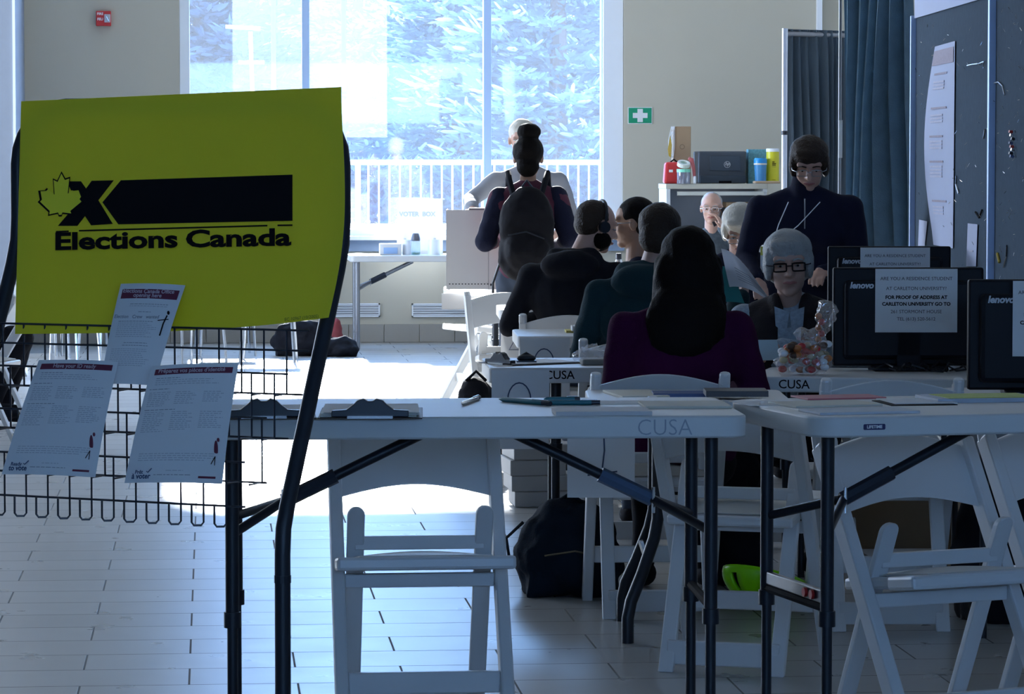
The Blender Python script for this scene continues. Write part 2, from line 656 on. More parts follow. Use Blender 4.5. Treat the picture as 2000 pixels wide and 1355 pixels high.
# screen added to give the panes a pale reflection-like wash; railing on the terrace
DS = 33.0
def scr(u0, u1, v0, v1, D, mb, t=0.01):
    a, b = at(u0, v1, D), at(u1, v0, D)
    mb.box(((a.x + b.x) / 2, (a.y + b.y) / 2, (a.z + b.z) / 2), (abs(b.x - a.x), t, abs(b.z - a.z)))
sc = thing('pale_wash_screen', 'added frosted screen with slim blue posts, imitating a pale reflection in the left panes', 'screen', P(600, DS, gz))
def chs(mb, name, m, par=None, **k):
    """build in world coordinates, then hand to a parent whose base is elsewhere"""
    par = par
    inv = Matrix.Translation(par.location) @ Euler(par.rotation_euler).to_matrix().to_4x4()
    inv = inv.inverted()
    mb.v = [inv @ q for q in mb.v]
    return mb.build(name, m, par, **k)
for (u0, u1) in ((455, 532), (536, 668), (674, 754)):
    m_ = MB(); scr(u0, u1, -420, 268, DS, m_, 0.012); chs(m_, 'pale_wash_pane', M_wash, sc)
for u0 in (534, 671):
    m_ = MB(); scr(u0 - 3, u0 + 3, -420, 440, DS, m_, 0.04); chs(m_, 'post', mat('blue_steel_post', (0.10, 0.20, 0.42), 0.5), sc)
m_ = MB(); scr(455, 756, 183, 188, DS - .03, m_, 0.03); chs(m_, 'crossbar', mat('blue_steel_post', (0.10, 0.20, 0.42), 0.5), sc)

rl = thing('railing', 'white metal railing with thin balusters on the terrace outside the window', 'railing', P(900, 40, gz))
m_ = MB(); scr(300, 1300, 312, 322, 40, m_, 0.05); chs(m_, 'top_rail', M_frame, rl)
m_ = MB(); scr(300, 1300, 437, 441, 40, m_, 0.03); chs(m_, 'bottom_rail', M_frame, rl)
for i in range(48):
    u = 330 + i * 20.5
    m_ = MB()
    hw = 5 if i % 12 == 6 else 1.3
    scr(u - hw, u + hw, 318, 452 if hw == 5 else 440, 40, m_, 0.02)
    chs(m_, 'baluster' if hw < 2 else 'post', M_frame, rl)
# white pole and crossarms added in place of ghostly reflections in the pane
up_ = thing('reflected_pole', 'slender white pole with two crossarms, added for a reflection in the left pane', 'pole', P(497, 31, gz))
m_ = MB(); m_.tube([P(503, 31, gz), at(489, 62, 31)], 0.018); chs(m_, 'shaft', M_frame, up_)
m_ = MB(); m_.tube([at(441, 52, 31), at(508, 56, 31)], 0.016); chs(m_, 'crossarm', M_frame, up_)
m_ = MB(); m_.tube([at(466, 122, 31), at(516, 122, 31)], 0.016); chs(m_, 'crossarm', M_frame, up_)

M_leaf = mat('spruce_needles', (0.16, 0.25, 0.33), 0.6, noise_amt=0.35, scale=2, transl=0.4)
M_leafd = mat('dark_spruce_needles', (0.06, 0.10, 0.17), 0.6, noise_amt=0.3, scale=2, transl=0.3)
M_shoot = mat('pale_new_shoots', (0.60, 0.70, 0.72), 0.6, noise_amt=0.1, transl=0.5)
M_post = mat('blue_steel_post', (0.10, 0.20, 0.42), 0.5)
M_bark = mat('bark', (0.12, 0.09, 0.08), 0.9)


def spruce(name, base, hgt, rad, label, mt, seed, dens=1.0, tw=1.0):
    rnd = random.Random(seed)
    t = thing(name, label, 'tree', base, rnd.random() * 6, 'spruce trees beyond the terrace railing')
    MB().tube([(0, 0, 0), (0, 0, hgt * .5), (0, 0, hgt)], [0.16, 0.1, 0.01], 8).build('trunk', M_bark, t)
    vs, fs = [], []
    sh_ = MB()

    def shoot(p, d, L, w):
        d = d.normalized()
        a = d.cross(V((0, 0, 1)))
        if a.length < .05:
            return
        a.normalize()
        b = d.cross(a)
        m1, m2 = p + d * L * .25, p + d * L * .8
        sh_.add([p, m1 + a * w, m1 + b * w, m1 - a * w, m1 - b * w, m2 + a * w * .8, m2 + b * w * .8, m2 - a * w * .8, m2 - b * w * .8, p + d * L],
                [(0, 2, 1), (0, 3, 2), (0, 4, 3), (0, 1, 4), (1, 2, 6, 5), (2, 3, 7, 6), (3, 4, 8, 7), (4, 1, 5, 8), (5, 6, 9), (6, 7, 9), (7, 8, 9), (8, 5, 9)])

    def blade(p, d, L, w):
        d = d.normalized()
        s = d.cross(V((rnd.uniform(-1, 1), rnd.uniform(-1, 1), rnd.uniform(-1, 1))))
        if s.length < 1e-3:
            return
        s.normalize()
        n = len(vs)
        vs.extend([p + s * w * .5, p - s * w * .5, p + d * L * .6 - s * w * .6, p + d * L, p + d * L * .6 + s * w * .6])
        fs.append((n, n + 1, n + 2, n + 3, n + 4))

    z = hgt * 0.03
    while z < hgt * 0.99:
        k = 1 - z / hgt
        L0 = rad * (k ** 0.8) + 0.15
        for _ in range(max(3, int(7 * dens))):
            a = rnd.uniform(0, 2 * PI)
            L = L0 * rnd.uniform(0.6, 1.1)
            out = V((math.cos(a), math.sin(a), 0))
            n = max(3, int(L / 0.17))
            for i in range(1, n + 1):
                s = i / n
                p = out * (L * s) + V((0, 0, z - 0.35 * L * s + 0.30 * L * s * s))
                for side in (-1, 1, 0):
                    perp = V((-out.y, out.x, 0)) * side
                    d = out * 0.8 + perp + V((0, 0, rnd.uniform(-.35, .35)))
                    TL = (0.42 * (1 - s * .6) + .1) * rnd.uniform(.6, 1.2)
                    if mt is M_leaf and rnd.random() < .22 and s > .35:
                        shoot(p + d.normalized() * TL * .5, d + V((0, 0, .35)), rnd.uniform(.22, .38), rnd.uniform(.020, .032))
                    m = max(2, int(TL / 0.09))
                    for j in range(m):
                        q = p + d.normalized() * (TL * j / m) + V((0, 0, -.05 * j / m))
                        blade(q, d + V((rnd.uniform(-.4, .4), rnd.uniform(-.4, .4), rnd.uniform(-.1, .5))), 0.15 * tw, 0.032 * tw)
        z += 0.17 / dens
    mb = MB()
    mb.v, mb.f = vs, fs
    me = bpy.data.meshes.new('foliage')
    me.from_pydata([tuple(p) for p in vs], [], fs)
    me.materials.append(mt)
    o = bpy.data.objects.new('foliage', me)
    C.objects.link(o)
    o.parent = t
    if sh_.v:
        sh_.build('pale_shoots', M_shoot, t)
    return t


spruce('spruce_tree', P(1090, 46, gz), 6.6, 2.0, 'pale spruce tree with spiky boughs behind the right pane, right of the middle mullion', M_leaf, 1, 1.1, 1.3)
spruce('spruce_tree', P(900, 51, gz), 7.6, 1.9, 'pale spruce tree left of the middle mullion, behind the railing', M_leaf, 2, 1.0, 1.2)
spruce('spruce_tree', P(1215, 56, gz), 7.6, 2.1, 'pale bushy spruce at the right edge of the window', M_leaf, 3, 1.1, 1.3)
spruce('spruce_tree', P(700, 61, gz), 7.0, 2.4, 'pale spruce tree behind the added frosted screen left of centre', M_leaf, 4, 0.9, 1.3)
spruce('spruce_tree', P(500, 66, gz), 7.0, 2.4, 'pale spruce tree behind the reflected pole', M_leaf, 5, 0.9, 1.3)
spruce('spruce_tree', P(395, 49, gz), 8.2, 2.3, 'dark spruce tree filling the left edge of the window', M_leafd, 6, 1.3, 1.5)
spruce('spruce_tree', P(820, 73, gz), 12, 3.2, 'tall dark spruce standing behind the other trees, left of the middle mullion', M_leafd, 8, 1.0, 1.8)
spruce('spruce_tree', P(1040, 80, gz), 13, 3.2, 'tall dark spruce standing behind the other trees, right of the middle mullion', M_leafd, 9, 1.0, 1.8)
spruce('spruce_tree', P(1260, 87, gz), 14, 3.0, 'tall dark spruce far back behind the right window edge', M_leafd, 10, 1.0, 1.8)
# clipped low hedge behind the railing
hb = MB()
rnd = random.Random(5)
for i in range(9000):
    p = P(rnd.uniform(250, 1330), rnd.uniform(42, 43.4), gz + rnd.uniform(0, 0.75))
    d = V((rnd.uniform(-1, 1), rnd.uniform(-1, 1), rnd.uniform(-.3, 1))).normalized()
    s = d.cross(V((rnd.random(), rnd.random(), rnd.random()))).normalized() * .03
    n = len(hb.v)
    hb.v += [p + s, p - s, p + d * .16]
    hb.f.append((n, n + 1, n + 2))
tag(hb.build('hedge', M_leafd), 'low scrubby hedge growing behind the white railing', 'hedge')

# ------------------------------------------------------------------ wall fittings
def wall_box(u0, u1, v0, v1):
    a, b = on_y(u0, v1, YW), on_y(u1, v0, YW)
    return a, b

a, b = wall_box(188, 217, 22, 51)
fa = thing('fire_alarm', 'red fire alarm pull station high on the beige wall', 'fire alarm', (a.x, YW, a.z))
wd, hg = b.x - a.x, b.z - a.z
MB().box((wd / 2, -.03, hg / 2), (wd, .06, hg)).build('housing', M_red, fa, bevel=.006)
MB().box((wd * .76, -.064, hg * .5), (wd * .4, .012, hg * .55)).build('cover_plate', mat('silver_plate', (.5, .5, .52), .3), fa, bevel=.003)
MB().tube([(wd * .7, -.085, hg * .62), (wd * .86, -.085, hg * .3)], .007).build('handle', M_chrome, fa)
text('FIRE', .028, M_paper, fa, (wd * .28, -.0612, hg * .8), (1, 0, 0), (0, 0, 1), bold=.0008)
text('FEU', .028, M_paper, fa, (wd * .28, -.0612, hg * .44), (1, 0, 0), (0, 0, 1), bold=.0008)

a, b = wall_box(1226, 1274, 209, 242)
s_ = thing('first_aid_sign', 'green first aid sign with a white cross beside the window', 'sign', (a.x, YW, a.z))
wd, hg = b.x - a.x, b.z - a.z
MB().box((wd / 2, -.003, hg / 2), (wd, .006, hg)).build('border', M_paper, s_, bevel=.002)
MB().box((wd / 2, -.0075, hg / 2), (wd * .93, .003, hg * .9)).build('panel', M_green, s_)
m_ = MB(); m_.box((wd / 2, -.0105, hg / 2), (wd * .6, .003, hg * .3)); m_.box((wd / 2, -.0105, hg / 2), (wd * .22, .0031, hg * .78)); m_.build('cross', M_paper, s_)

for (u0, u1, lb) in ((640, 742, 'white louvred air vent low on the wall behind the grey table leg'), (804, 926, 'white louvred air vent low on the wall, left of the cardboard voting screen')):
    a, b = wall_box(u0, u1, 592, 619)
    v_ = thing('air_vent', lb, 'vent', (a.x, YW, a.z), 0, 'wall vents under the window')
    wd, hg = b.x - a.x, b.z - a.z
    m_ = MB()
    for z0 in (.006, hg - .006):
        m_.box((wd / 2, -.008, z0), (wd, .016, .012))
    for x0 in (.006, wd - .006):
        m_.box((x0, -.008, hg / 2), (.012, .016, hg))
    m_.build('vent_frame', M_frame, v_)
    MB().box((wd / 2, -.002, hg / 2), (wd, .004, hg)).build('backing', M_greym, v_)
    for i in range(5):
        MB().box((wd / 2, -.01, hg * (i + 1) / 6), (wd - .02, .012, .006), Euler((R(25), 0, 0))).build('slat', M_frame, v_)

# ------------------------------------------------------------------ tables
def rrect(w, d, r, n=6):
    pts = []
    for cx, cy, a0 in ((w / 2 - r, d / 2 - r, 0), (-w / 2 + r, d / 2 - r, 90), (-w / 2 + r, -d / 2 + r, 180), (w / 2 - r, -d / 2 + r, 270)):
        for i in range(n + 1):
            t = R(a0 + 90 * i / n)
            pts.append((cx + r * math.cos(t), cy + r * math.sin(t)))
    return pts


def make_table(label, loc, rz, w, d, h, leg='post', apron=0.05, rad=0.04, m_leg=None, inset=.07, lw=.43, collar=.42, sides=(-1, 1), brace=True, group=None, rt=.0155):
    m_leg = m_leg or M_black
    t = thing('folding_table', label, 'table', loc, rz, group)
    top = MB().prism(rrect(w, d, rad), h - apron, h, 'xy')
    top.build('tabletop', M_white, t, bevel=.005, smooth=True)
    for s in sides:
        x = s * (w / 2 - inset)
        if leg == 'post':
            for sy in (-1, 1):
                y = sy * lw / 2
                L = MB()
                L.tube([(x, y, h - apron), (x, y, collar)], rt, 12)
                L.tube([(x, y, collar), (x, y, 0)], rt * .78, 12)
                lo = L.build('leg', m_leg, t, smooth=True)
                MB().tube([(x, y, collar + .035), (x, y, collar)], rt * 1.25, 12).build('collar', m_leg, lo, smooth=True)
            cb = MB()
            if not brace:
                cb.tube([(x, -lw / 2, h - .27), (x, lw / 2, h - .27)], rt * .7, 8)
            cb.tube([(x, -lw / 2, .46), (x, lw / 2, .46)], rt * .7, 8)
            cb.build('crossbar', mat('matte_black_steel', (.010, .012, .018), .8, spec=.08) if m_leg is M_black else m_leg, t, smooth=True)
        elif leg == 'bent':
            for sy in (-1, 1):
                y = sy * lw / 2
                MB().tube([(x, y * .6, h - apron), (x, y * .6, h * .62), (x, y * .6, h * .5), (x + s * .012, y * .68, h * .42), (x + s * .05, y * .85, h * .28), (x + s * .085, y * .97, h * .17), (x + s * .095, y, h * .1), (x + s * .095, y, 0)], rt, 12).build('leg', m_leg, t, smooth=True)
            MB().tube([(x + s * .034, -lw * .4, h * .35), (x + s * .034, lw * .4, h * .35)], rt * .7, 8).build('crossbar', m_leg, t)
        else:
            for sy in (-1, 1):
                y = sy * lw / 2
                MB().tube([(x, y, h - apron), (x, y, 0)], rt, 10).build('leg', m_leg, t, smooth=True)
            MB().tube([(x, -lw / 2, .12), (x, lw / 2, .12)], rt * .7, 8).build('crossbar', m_leg, t)
        if brace:
            a = V((x, 0, h - .27)); b = V((x - s * .45, 0, h - apron - .004))
            m0 = a.lerp(b, .25); m1 = a.lerp(b, .52)
            br = MB().tube([m0, b], rt * .78, 10).build('brace', m_leg, t, smooth=True)
            for sy in (-1, 1):
                MB().tube([(x, sy * lw / 2, h - .27), m0 + V((0, sy * .008, 0))], rt * .68, 10).build('brace_strut', m_leg, br, smooth=True)
            MB().tube([m0, m1], rt * 1.15, 8).build('brace_sleeve', M_dark if s < 0 else mat('blue_grey_steel', (.10, .15, .25), .4, metal=.4), br)
            MB().tube([m0 + V((0, -.02, .03)), m0 + V((0, -.02, -.03))], .004, 8).build('locking_clip', M_chrome, br)
    return t


TOPA = .90
thA = -PSI + R(3.4)
fA = P(927, 7.53, TOPA)
def depthdir(th):
    return V((-math.sin(th), math.cos(th), 0))
cA = fA + depthdir(thA) * .305
tA = make_table('high white folding table with two clipboards, pens and papers in the middle foreground', (cA.x, cA.y, 0), thA, 1.22, .61, TOPA, lw=.40)
# hand lettering on the front apron
def ap_text(t, body, x, z, size, yfront, m=M_pen, bold=0.0, sx=1.0, name='lettering'):
    return text(body, size, m, t, (x, yfront - .0012, z), (1, 0, 0), (0, 0, 1), name=name, bold=bold, sx=sx, ext=.0004)
ap_text(tA, 'CUSA', (1300 - 927) / 881, TOPA - .027, .052, -.305, mat('faded_pencil', (.33, .36, .42), .8), bold=-.0007, sx=.95)

thB = -PSI + R(15.5)
fB = P(1592, 7.50, TOPA)
wdir = V((math.cos(thB), math.sin(thB), 0))
cB = fB + wdir * .61 + depthdir(thB) * .305
tB = make_table('high white folding table with rounded corners and papers in the right foreground', (cB.x, cB.y, 0), thB, 1.22, .61, TOPA, rad=.07, lw=.40, sides=(-1,), apron=.046)
m_ = MB().prism(rrect(.052, .013, .003), -.306, -.3055, 'xz')
m_.v = [V((p.x - .47, p.y, p.z + TOPA - .023)) for p in m_.v]
m_.build('badge', mat('navy_badge', (.02, .02, .1), .4), tB)
text('LIFETIME', .0095, M_paper, tB, (-.47, -.3068, TOPA - .023), (1, 0, 0), (0, 0, 1), bold=.0003, ext=.0002)
# cross bar with red push buttons between the left legs
m_ = MB().box((-.54, 0, .485), (.016, .40, .03)); m_.build('lower_bar', M_dark, tB, bevel=.003)
for y in (-.09, -.135):
    MB().tube([(-.549, y, .485), (-.556, y, .485)], .011, 14).build('button', M_red, tB)

def back_table(label, uL, DL, w, rz_cam, d=.62, z=.74, **k):
    th = -PSI + R(rz_cam)
    p = P(uL, DL, z)
    wd_ = V((math.cos(th), math.sin(th), 0))
    c = p + wd_ * (w / 2) + depthdir(th) * (d / 2)
    return make_table(label, (c.x, c.y, 0), th, w, d, z, **k), p, th

tC, pC, thC = back_table('white folding table before the woman in purple, with a clipboard at its left end', 955, 12.0, .93, 3, apron=.055, inset=.25, sides=(-1,), brace=False, rt=.02, lw=.2)
ap_text(tC, 'CUSA', -.465 + .25, .74 - .027, .042, -.31, M_ink, bold=.0004)
tC2, pC2, thC2 = back_table('white folding table in front of the woman in the vest, carrying the candy bag', 1462, 11.52, .78, -12, apron=.052, inset=.12, brace=False, d=.55)
ap_text(tC2, 'CUSA', -.235, .74 - .026, .042, -.275, M_ink, bold=.0003)
m_ = MB().box((.52, -.277, .70), (.25, .003, .02)); m_.build('red_strip', mat('dark_red_tape', (.2, .03, .03), .5), tC2)
tD, pD, thD = back_table('long white folding table with books on its left end, beyond the teal hood', 1010, 14.2, 1.8, 2, apron=.05, inset=.5, brace=False, leg='post', rt=.02, lw=.25)
tH, pH, thH = back_table('white folding table furthest back in the row of desks with number sheets', 976, 16.75, 1.5, 2, apron=.05, brace=False)
tJ, pJ, thJ = back_table('small white folding table with bent black legs behind the middle foreground table', 1150, 10.3, .62, 0, apron=.05, inset=.215, leg='bent', rt=.019, sides=(-1,), brace=False, lw=.5, d=.55)
tL, pL, thL = back_table('white folding table under the monitor at the right edge', 1886, 10.35, 1.2, 0, apron=.05, brace=False, d=.6)
tE, pE, thE = back_table('white folding table under the window with a bottle and boxes on it', 684, 26.65, 1.5, 5.09, apron=.05, leg='straight', m_leg=M_greym, rt=.02, inset=.06, lw=.45, brace=True)
tF, pF, thF = back_table('white folding table carrying the cardboard voting screen', 866, 19.4, 1.2, 1, apron=.06, inset=.3, brace=False, rt=.016, d=.6)

# ------------------------------------------------------------------ folding chairs
def make_chair(label, loc, rz, group=None):
    """white resin folding chair; local +y is the way it faces"""
    t = thing('folding_chair', label, 'chair', loc, rz, group)
    W = .45
    for s in (-1, 1):
        x = s * (W / 2 - .018)
        m_ = MB()
        m_.beam((x, -.22, .765), (x, .25, .0), .034, .050, (1, 0, 0))
        m_.tube([(x, -.222, .75), (x, -.235, .792)], .018, 10)
        m_.build('side_rail', M_chair, t, bevel=.006)
        x = s * (W / 2 - .062)
        o = []
        for i in range(9):
            a = R(180 * i / 8)
            o.append((.022 * math.cos(a), .575 + .022 * math.sin(a)))
        o += [(-.022, 0), (.022, 0)]
        m_ = MB().prism(o, -.012, .012, 'xz')
        # lean: top forward, foot back
        m_.v = [V((p.x + x, p.y + .03 - (.575 - p.z) * .46, p.z)) for p in m_.v]
        m_.build('rear_leg', M_chair, t, bevel=.004)
    ytop = lambda z: -.22 + (.765 - z) * .47 / .765
    n = 14
    w2 = W / 2 - .03
    out = []
    for i in range(n + 1):
        q = -1 + 2 * i / n
        out.append((w2 * q, .752 + .036 * math.cos(q * PI / 2) ))
    for i in range(n + 1):
        q = 1 - 2 * i / n
        out.append((w2 * q, .605 + .030 * math.cos(q * PI / 2)))
    m_ = MB().prism(out, -.009, .009, 'xz')
    m_.v = [V((p.x, p.y + ytop(p.z) - .004, p.z)) for p in m_.v]
    m_.build('backrest', M_chair, t, bevel=.004)
    st = Euler((R(7), 0, 0)).to_matrix()
    m_ = MB().box((0, -.06, 0), (.375, .26, .03)); m_.box((0, .13, 0), (.445, .12, .034)); m_.v = [st @ p + V((0, .05, .452)) for p in m_.v]
    so = m_.build('seat', M_chair, t, bevel=.008)
    def pad(i, j):
        x_, y_ = (i - .5) * .33, (j - .5) * .33
        return st @ V((x_, y_, .016 + .012 * math.sin(PI * i) * math.sin(PI * j))) + V((0, .05, .453))
    MB().sheet(pad, 10, 8, .003).build('seat_pad', M_pad, so, smooth=True)
    m_ = MB().beam((-.19, ytop(.405), .405), (.19, ytop(.405), .405), .035, .022, (0, 0, 1)); m_.build('seat_support', M_chair, t, bevel=.003)
    m_ = MB().beam((-.19, ytop(.165), .165), (.19, ytop(.165), .165), .055, .022, (0, 0, 1)); m_.build('front_stretcher', M_chair, t, bevel=.004)
    yr = lambda z: .03 - (.575 - z) * .46
    m_ = MB().beam((-.165, yr(.055), .055), (.165, yr(.055), .055), .07, .022, (0, 0, 1)); m_.build('rear_stretcher', M_chair, t, bevel=.004)
    m_ = MB().beam((-.165, yr(.50), .50), (.165, yr(.50), .50), .035, .02, (0, 0, 1)); m_.build('rear_rail', M_chair, t, bevel=.003)
    return t


chairs = 'white resin folding chairs'
FACE = lambda deg: -PSI + R(deg)
def chp(u, D):
    q = P(u, D, 0)
    return (q.x, q.y, 0)
ch0 = make_chair('white folding chair facing the camera behind the middle foreground table', chp(820, 8.65), FACE(186), chairs)
def chair(u, D, deg, label):
    return dup(ch0, chp(u, D), FACE(deg), label, chairs)
chS = chair(1832, 8.32, 205, 'white folding chair facing the camera under the right foreground table')
chT = chair(2150, 8.58, 205, 'white folding chair facing the camera, cut off by the right edge of the photo')
chQ = chair(1445, 9.95, -17, 'white folding chair seen from behind between the two foreground tables')
chP = chair(1278, 11.15, 2, 'white folding chair on which the woman in purple sits')
chB2 = chair(1722, 10.85, 1, 'empty white folding chair seen from behind in front of the monitors')
chG = chair(1240, 13.25, 0, 'white folding chair under the man in the teal hood')
chK = chair(1110, 15.4, 0, 'white folding chair under the man in the black jacket')
chM = chair(965, 20.6, 120, 'white folding chair behind the voting screen table, lit by the window')
chN = chair(1003, 17.6, 190, 'white folding chair whose back shows left of the black jacket')
chV = chair(1545, 12.75, 180, 'white folding chair under the woman in the vest')
chL1 = chair(-20, 23.2, 95, 'white folding chair at the left edge, beyond the rack')
chL2 = chair(-30, 17.5, 80, 'white folding chair at the left edge beside the seated person in black')

# ------------------------------------------------------------------ display rack
RPHI = R(25.5)
rth = -PSI - RPHI
rc = P(352, 7.0, 0)
rack = thing('display_rack', 'black tubular display stand with wire brochure tiers at the left foreground', 'display rack', rc, rth)
Rm = Matrix.Translation(rc) @ Euler((0, 0, rth)).to_matrix().to_4x4()
Ri = Rm.inverted()
nrm_w = (Rm.to_3x3() @ V((0, 1, 0)))
BEND, KINK, LEAN = 1.30, .755, .25


def rk_y(z):
    if z > BEND:
        return 0.0
    if z > KINK:
        return -LEAN * (BEND - z) / (BEND - KINK)
    return -LEAN


def rk_px(u, v, off):
    """pixel -> rack-local point on the leaning front surface, 'off' in front of the tubes"""
    z = 1.3
    for _ in range(12):
        y = rk_y(z) - off
        p = Ri @ on_plane(u, v, Rm @ V((0, y, 0)), nrm_w)
        z = p.z * .5 + z * .5
    p = Ri @ on_plane(u, v, Rm @ V((0, rk_y(z) - off, 0)), nrm_w)
    return p


hw = .385
for s in (-1, 1):
    x = s * hw
    pts = [(x, -LEAN, 0), (x, -LEAN, KINK - .05), (x, -LEAN + .004, KINK)]
    for z in (KINK + .04, 1.0, BEND - .05, BEND, BEND + .05, 1.42, 1.46):
        pts.append((x, rk_y(z) if abs(z - BEND) > .04 else rk_y(z) - .005, z))
    for i in range(1, 7):
        a = R(90 * i / 6)
        pts.append((x - s * .12 * (1 - math.cos(a)), 0, 1.46 + .12 * math.sin(a)))
    pts.append((0, 0, 1.58))
    m_ = MB().tube(pts, .0155, 14)
    ro = m_.build('frame_tube', M_black, rack, smooth=True)
    MB().tube([(x, -LEAN, .665), (x, -LEAN, .65)], .0165, 14).build('collar', M_black, ro)
    MB().tube([(x, -LEAN - .28, .015), (x, .28, .015)], .015, 12).build('foot', M_black, rack, smooth=True)
wr = .0022
def wire(pts, mb):
    mb.tube(pts, wr, 6)
XA, XB = -hw, hw - .02
TT = [1.132 - .0835 * k for k in range(4)]          # tops of the four stepped tiers
TY = [-.105 - .05 * k for k in range(4)]
nx = 15
for k in range(4):
    g1 = MB()
    zt_k, zb_k, y = TT[k], TT[k] - .127, TY[k]
    last = k == 3
    for z in [zt_k] + ([zt_k - .04] if k == 0 else []) + [zb_k + (.04 if last else 0)]:
        wire([(XA, y, z), (XB + .0 - .02 * k, y, z)], g1)
    g1.build('tier_rails', M_dark, rack)
    g2 = MB()
    for i in range(nx):
        x = XA + .03 + i * .0515
        if x > XB - .02 * k:
            continue
        if last:
            wire([(x, y, zt_k), (x, y, zb_k + .006), (x - .004, y - .003, zb_k), (x - .016, y - .010, zb_k), (x - .020, y - .012, zb_k + .006), (x - .020, y - .012, zb_k + .04)], g2)
        else:
            wire([(x, y, zt_k), (x, y, zb_k), (x, y - .05, zb_k)], g2)
    g2.build('tier_uprights', M_dark, rack)

# poster
def pos_pt(i, j):
    # i left->right, j top->bottom
    u = (42 + 625 * i) * (1 - j) + (30 + 612 * i) * j + 20 * math.sin(PI * j ** 1.3) * i ** 1.5
    v = (198 - 28 * i) * (1 - j) + (652 - 4 * i - 28 * i ** 3) * j
    return u, v
poster = thing('poster', 'large yellow-green election poster with black lettering hung on the rack', 'poster', rc, rth)
grid = {}
def pfn(i, j):
    u, v = pos_pt(i, j)
    return rk_px(u, v, .024)
MB().sheet(pfn, 48, 48, -.0012).build('sheet', M_yellow, poster, smooth=True)
def pp(u, v, off=.0268):
    return rk_px(u, v, off)
def poly_px(pts, off, t=.0005, mb=None):
    """flat printed shape given by its outline on the poster"""
    mb = mb or MB()
    a = [pp(u, v, off) for u, v in pts]
    b = [p + V((0, .0004, 0)) for p in a]
    n = len(a)
    fs = [tuple(range(n)), tuple(range(2 * n - 1, n - 1, -1))] + [(k, (k + 1) % n, (k + 1) % n + n, k + n) for k in range(n)]
    mb.add(a + b, fs)
    return mb
# arrow-shaped bar and X
bar = poly_px([(219, 353), (571, 341), (571, 431), (219, 439), (231, 439), (200, 396)][0:0] or [(236, 352), (571, 341), (571, 431), (231, 438), (200, 395)], .0268)
bar.build('black_bar', M_ink, poster)
xs = poly_px([(131, 354), (158, 354), (168, 368), (179, 353), (222, 352), (192, 391), (220, 437), (178, 440), (166, 422), (151, 441), (113, 441), (150, 398)], .0268)
xs.build('x_mark', M_ink, poster)
leaf = [(120, 337), (127, 350), (136, 347), (133, 378), (141, 371), (145, 372), (155, 371), (160, 384), (157, 389), (161, 394), (138, 413), (140, 418), (122, 416), (120, 421), (115, 421), (113, 416), (95, 420), (96, 413), (76, 394), (80, 390), (77, 373), (89, 372), (93, 368), (106, 380), (104, 350), (112, 354)]
cx_, cy_ = 119, 385
poly_px([(cx_ + (u - cx_) * 1.06, cy_ + (v - cy_) * 1.05) for u, v in leaf], .0278).build('leaf_outline', M_ink, poster)
poly_px([(cx_ + (u - cx_) * .95, cy_ + (v - cy_) * .96) for u, v in leaf], .0286).build('leaf_fill', mat('yellow_green_print', (.92, .82, .035), .5, noise_amt=.05, scale=5), poster)
ln = poly_px([(109, 451), (134, 450), (134, 453), (109, 454)], .0268)
poly_px([(154, 449), (522, 439), (522, 442), (154, 452)], .0268, mb=ln)
poly_px([(542, 438.5), (571, 438), (571, 441), (542, 441.5)], .0268, mb=ln)
ln.build('rule_lines', M_ink, poster)
# the name, lettered letter-run by letter-run along the baseline
def px_text(body, u0, u1, v0, v1, m, par, off, bold, hpx):
    """letters laid on the curved poster: (u0,v0)-(u1,v1) is the baseline, hpx the text size in poster units"""
    o = text(body, 1.0, m, par, (0, 0, 0), (1, 0, 0), (0, 1, 0), bold=bold, ext=.0, align='LEFT')
    xsv = [q.co.x for q in o.data.vertices]
    x0, x1 = min(xsv), max(xsv)
    ym = min(q.co.y for q in o.data.vertices)
    for q in o.data.vertices:
        x_, y_, z_ = q.co
        f_ = (x_ - x0) / (x1 - x0)
        q.co = pp(u0 + (u1 - u0) * f_, v0 + (v1 - v0) * f_ - (y_ - ym) * hpx, off)
    return o
sP = 948.0
px_text('Elections', 108, 347, 489, 484, M_ink, poster, .0290, .036, 46)
px_text('Canada', 363, 569, 484, 480, M_ink, poster, .0290, .036, 46)
px_text('EC 10967 (10/2005)', 556, 622, 629, 622, mat('olive_ink', (.2, .22, .02), .6), poster, .0290, 0, 9)

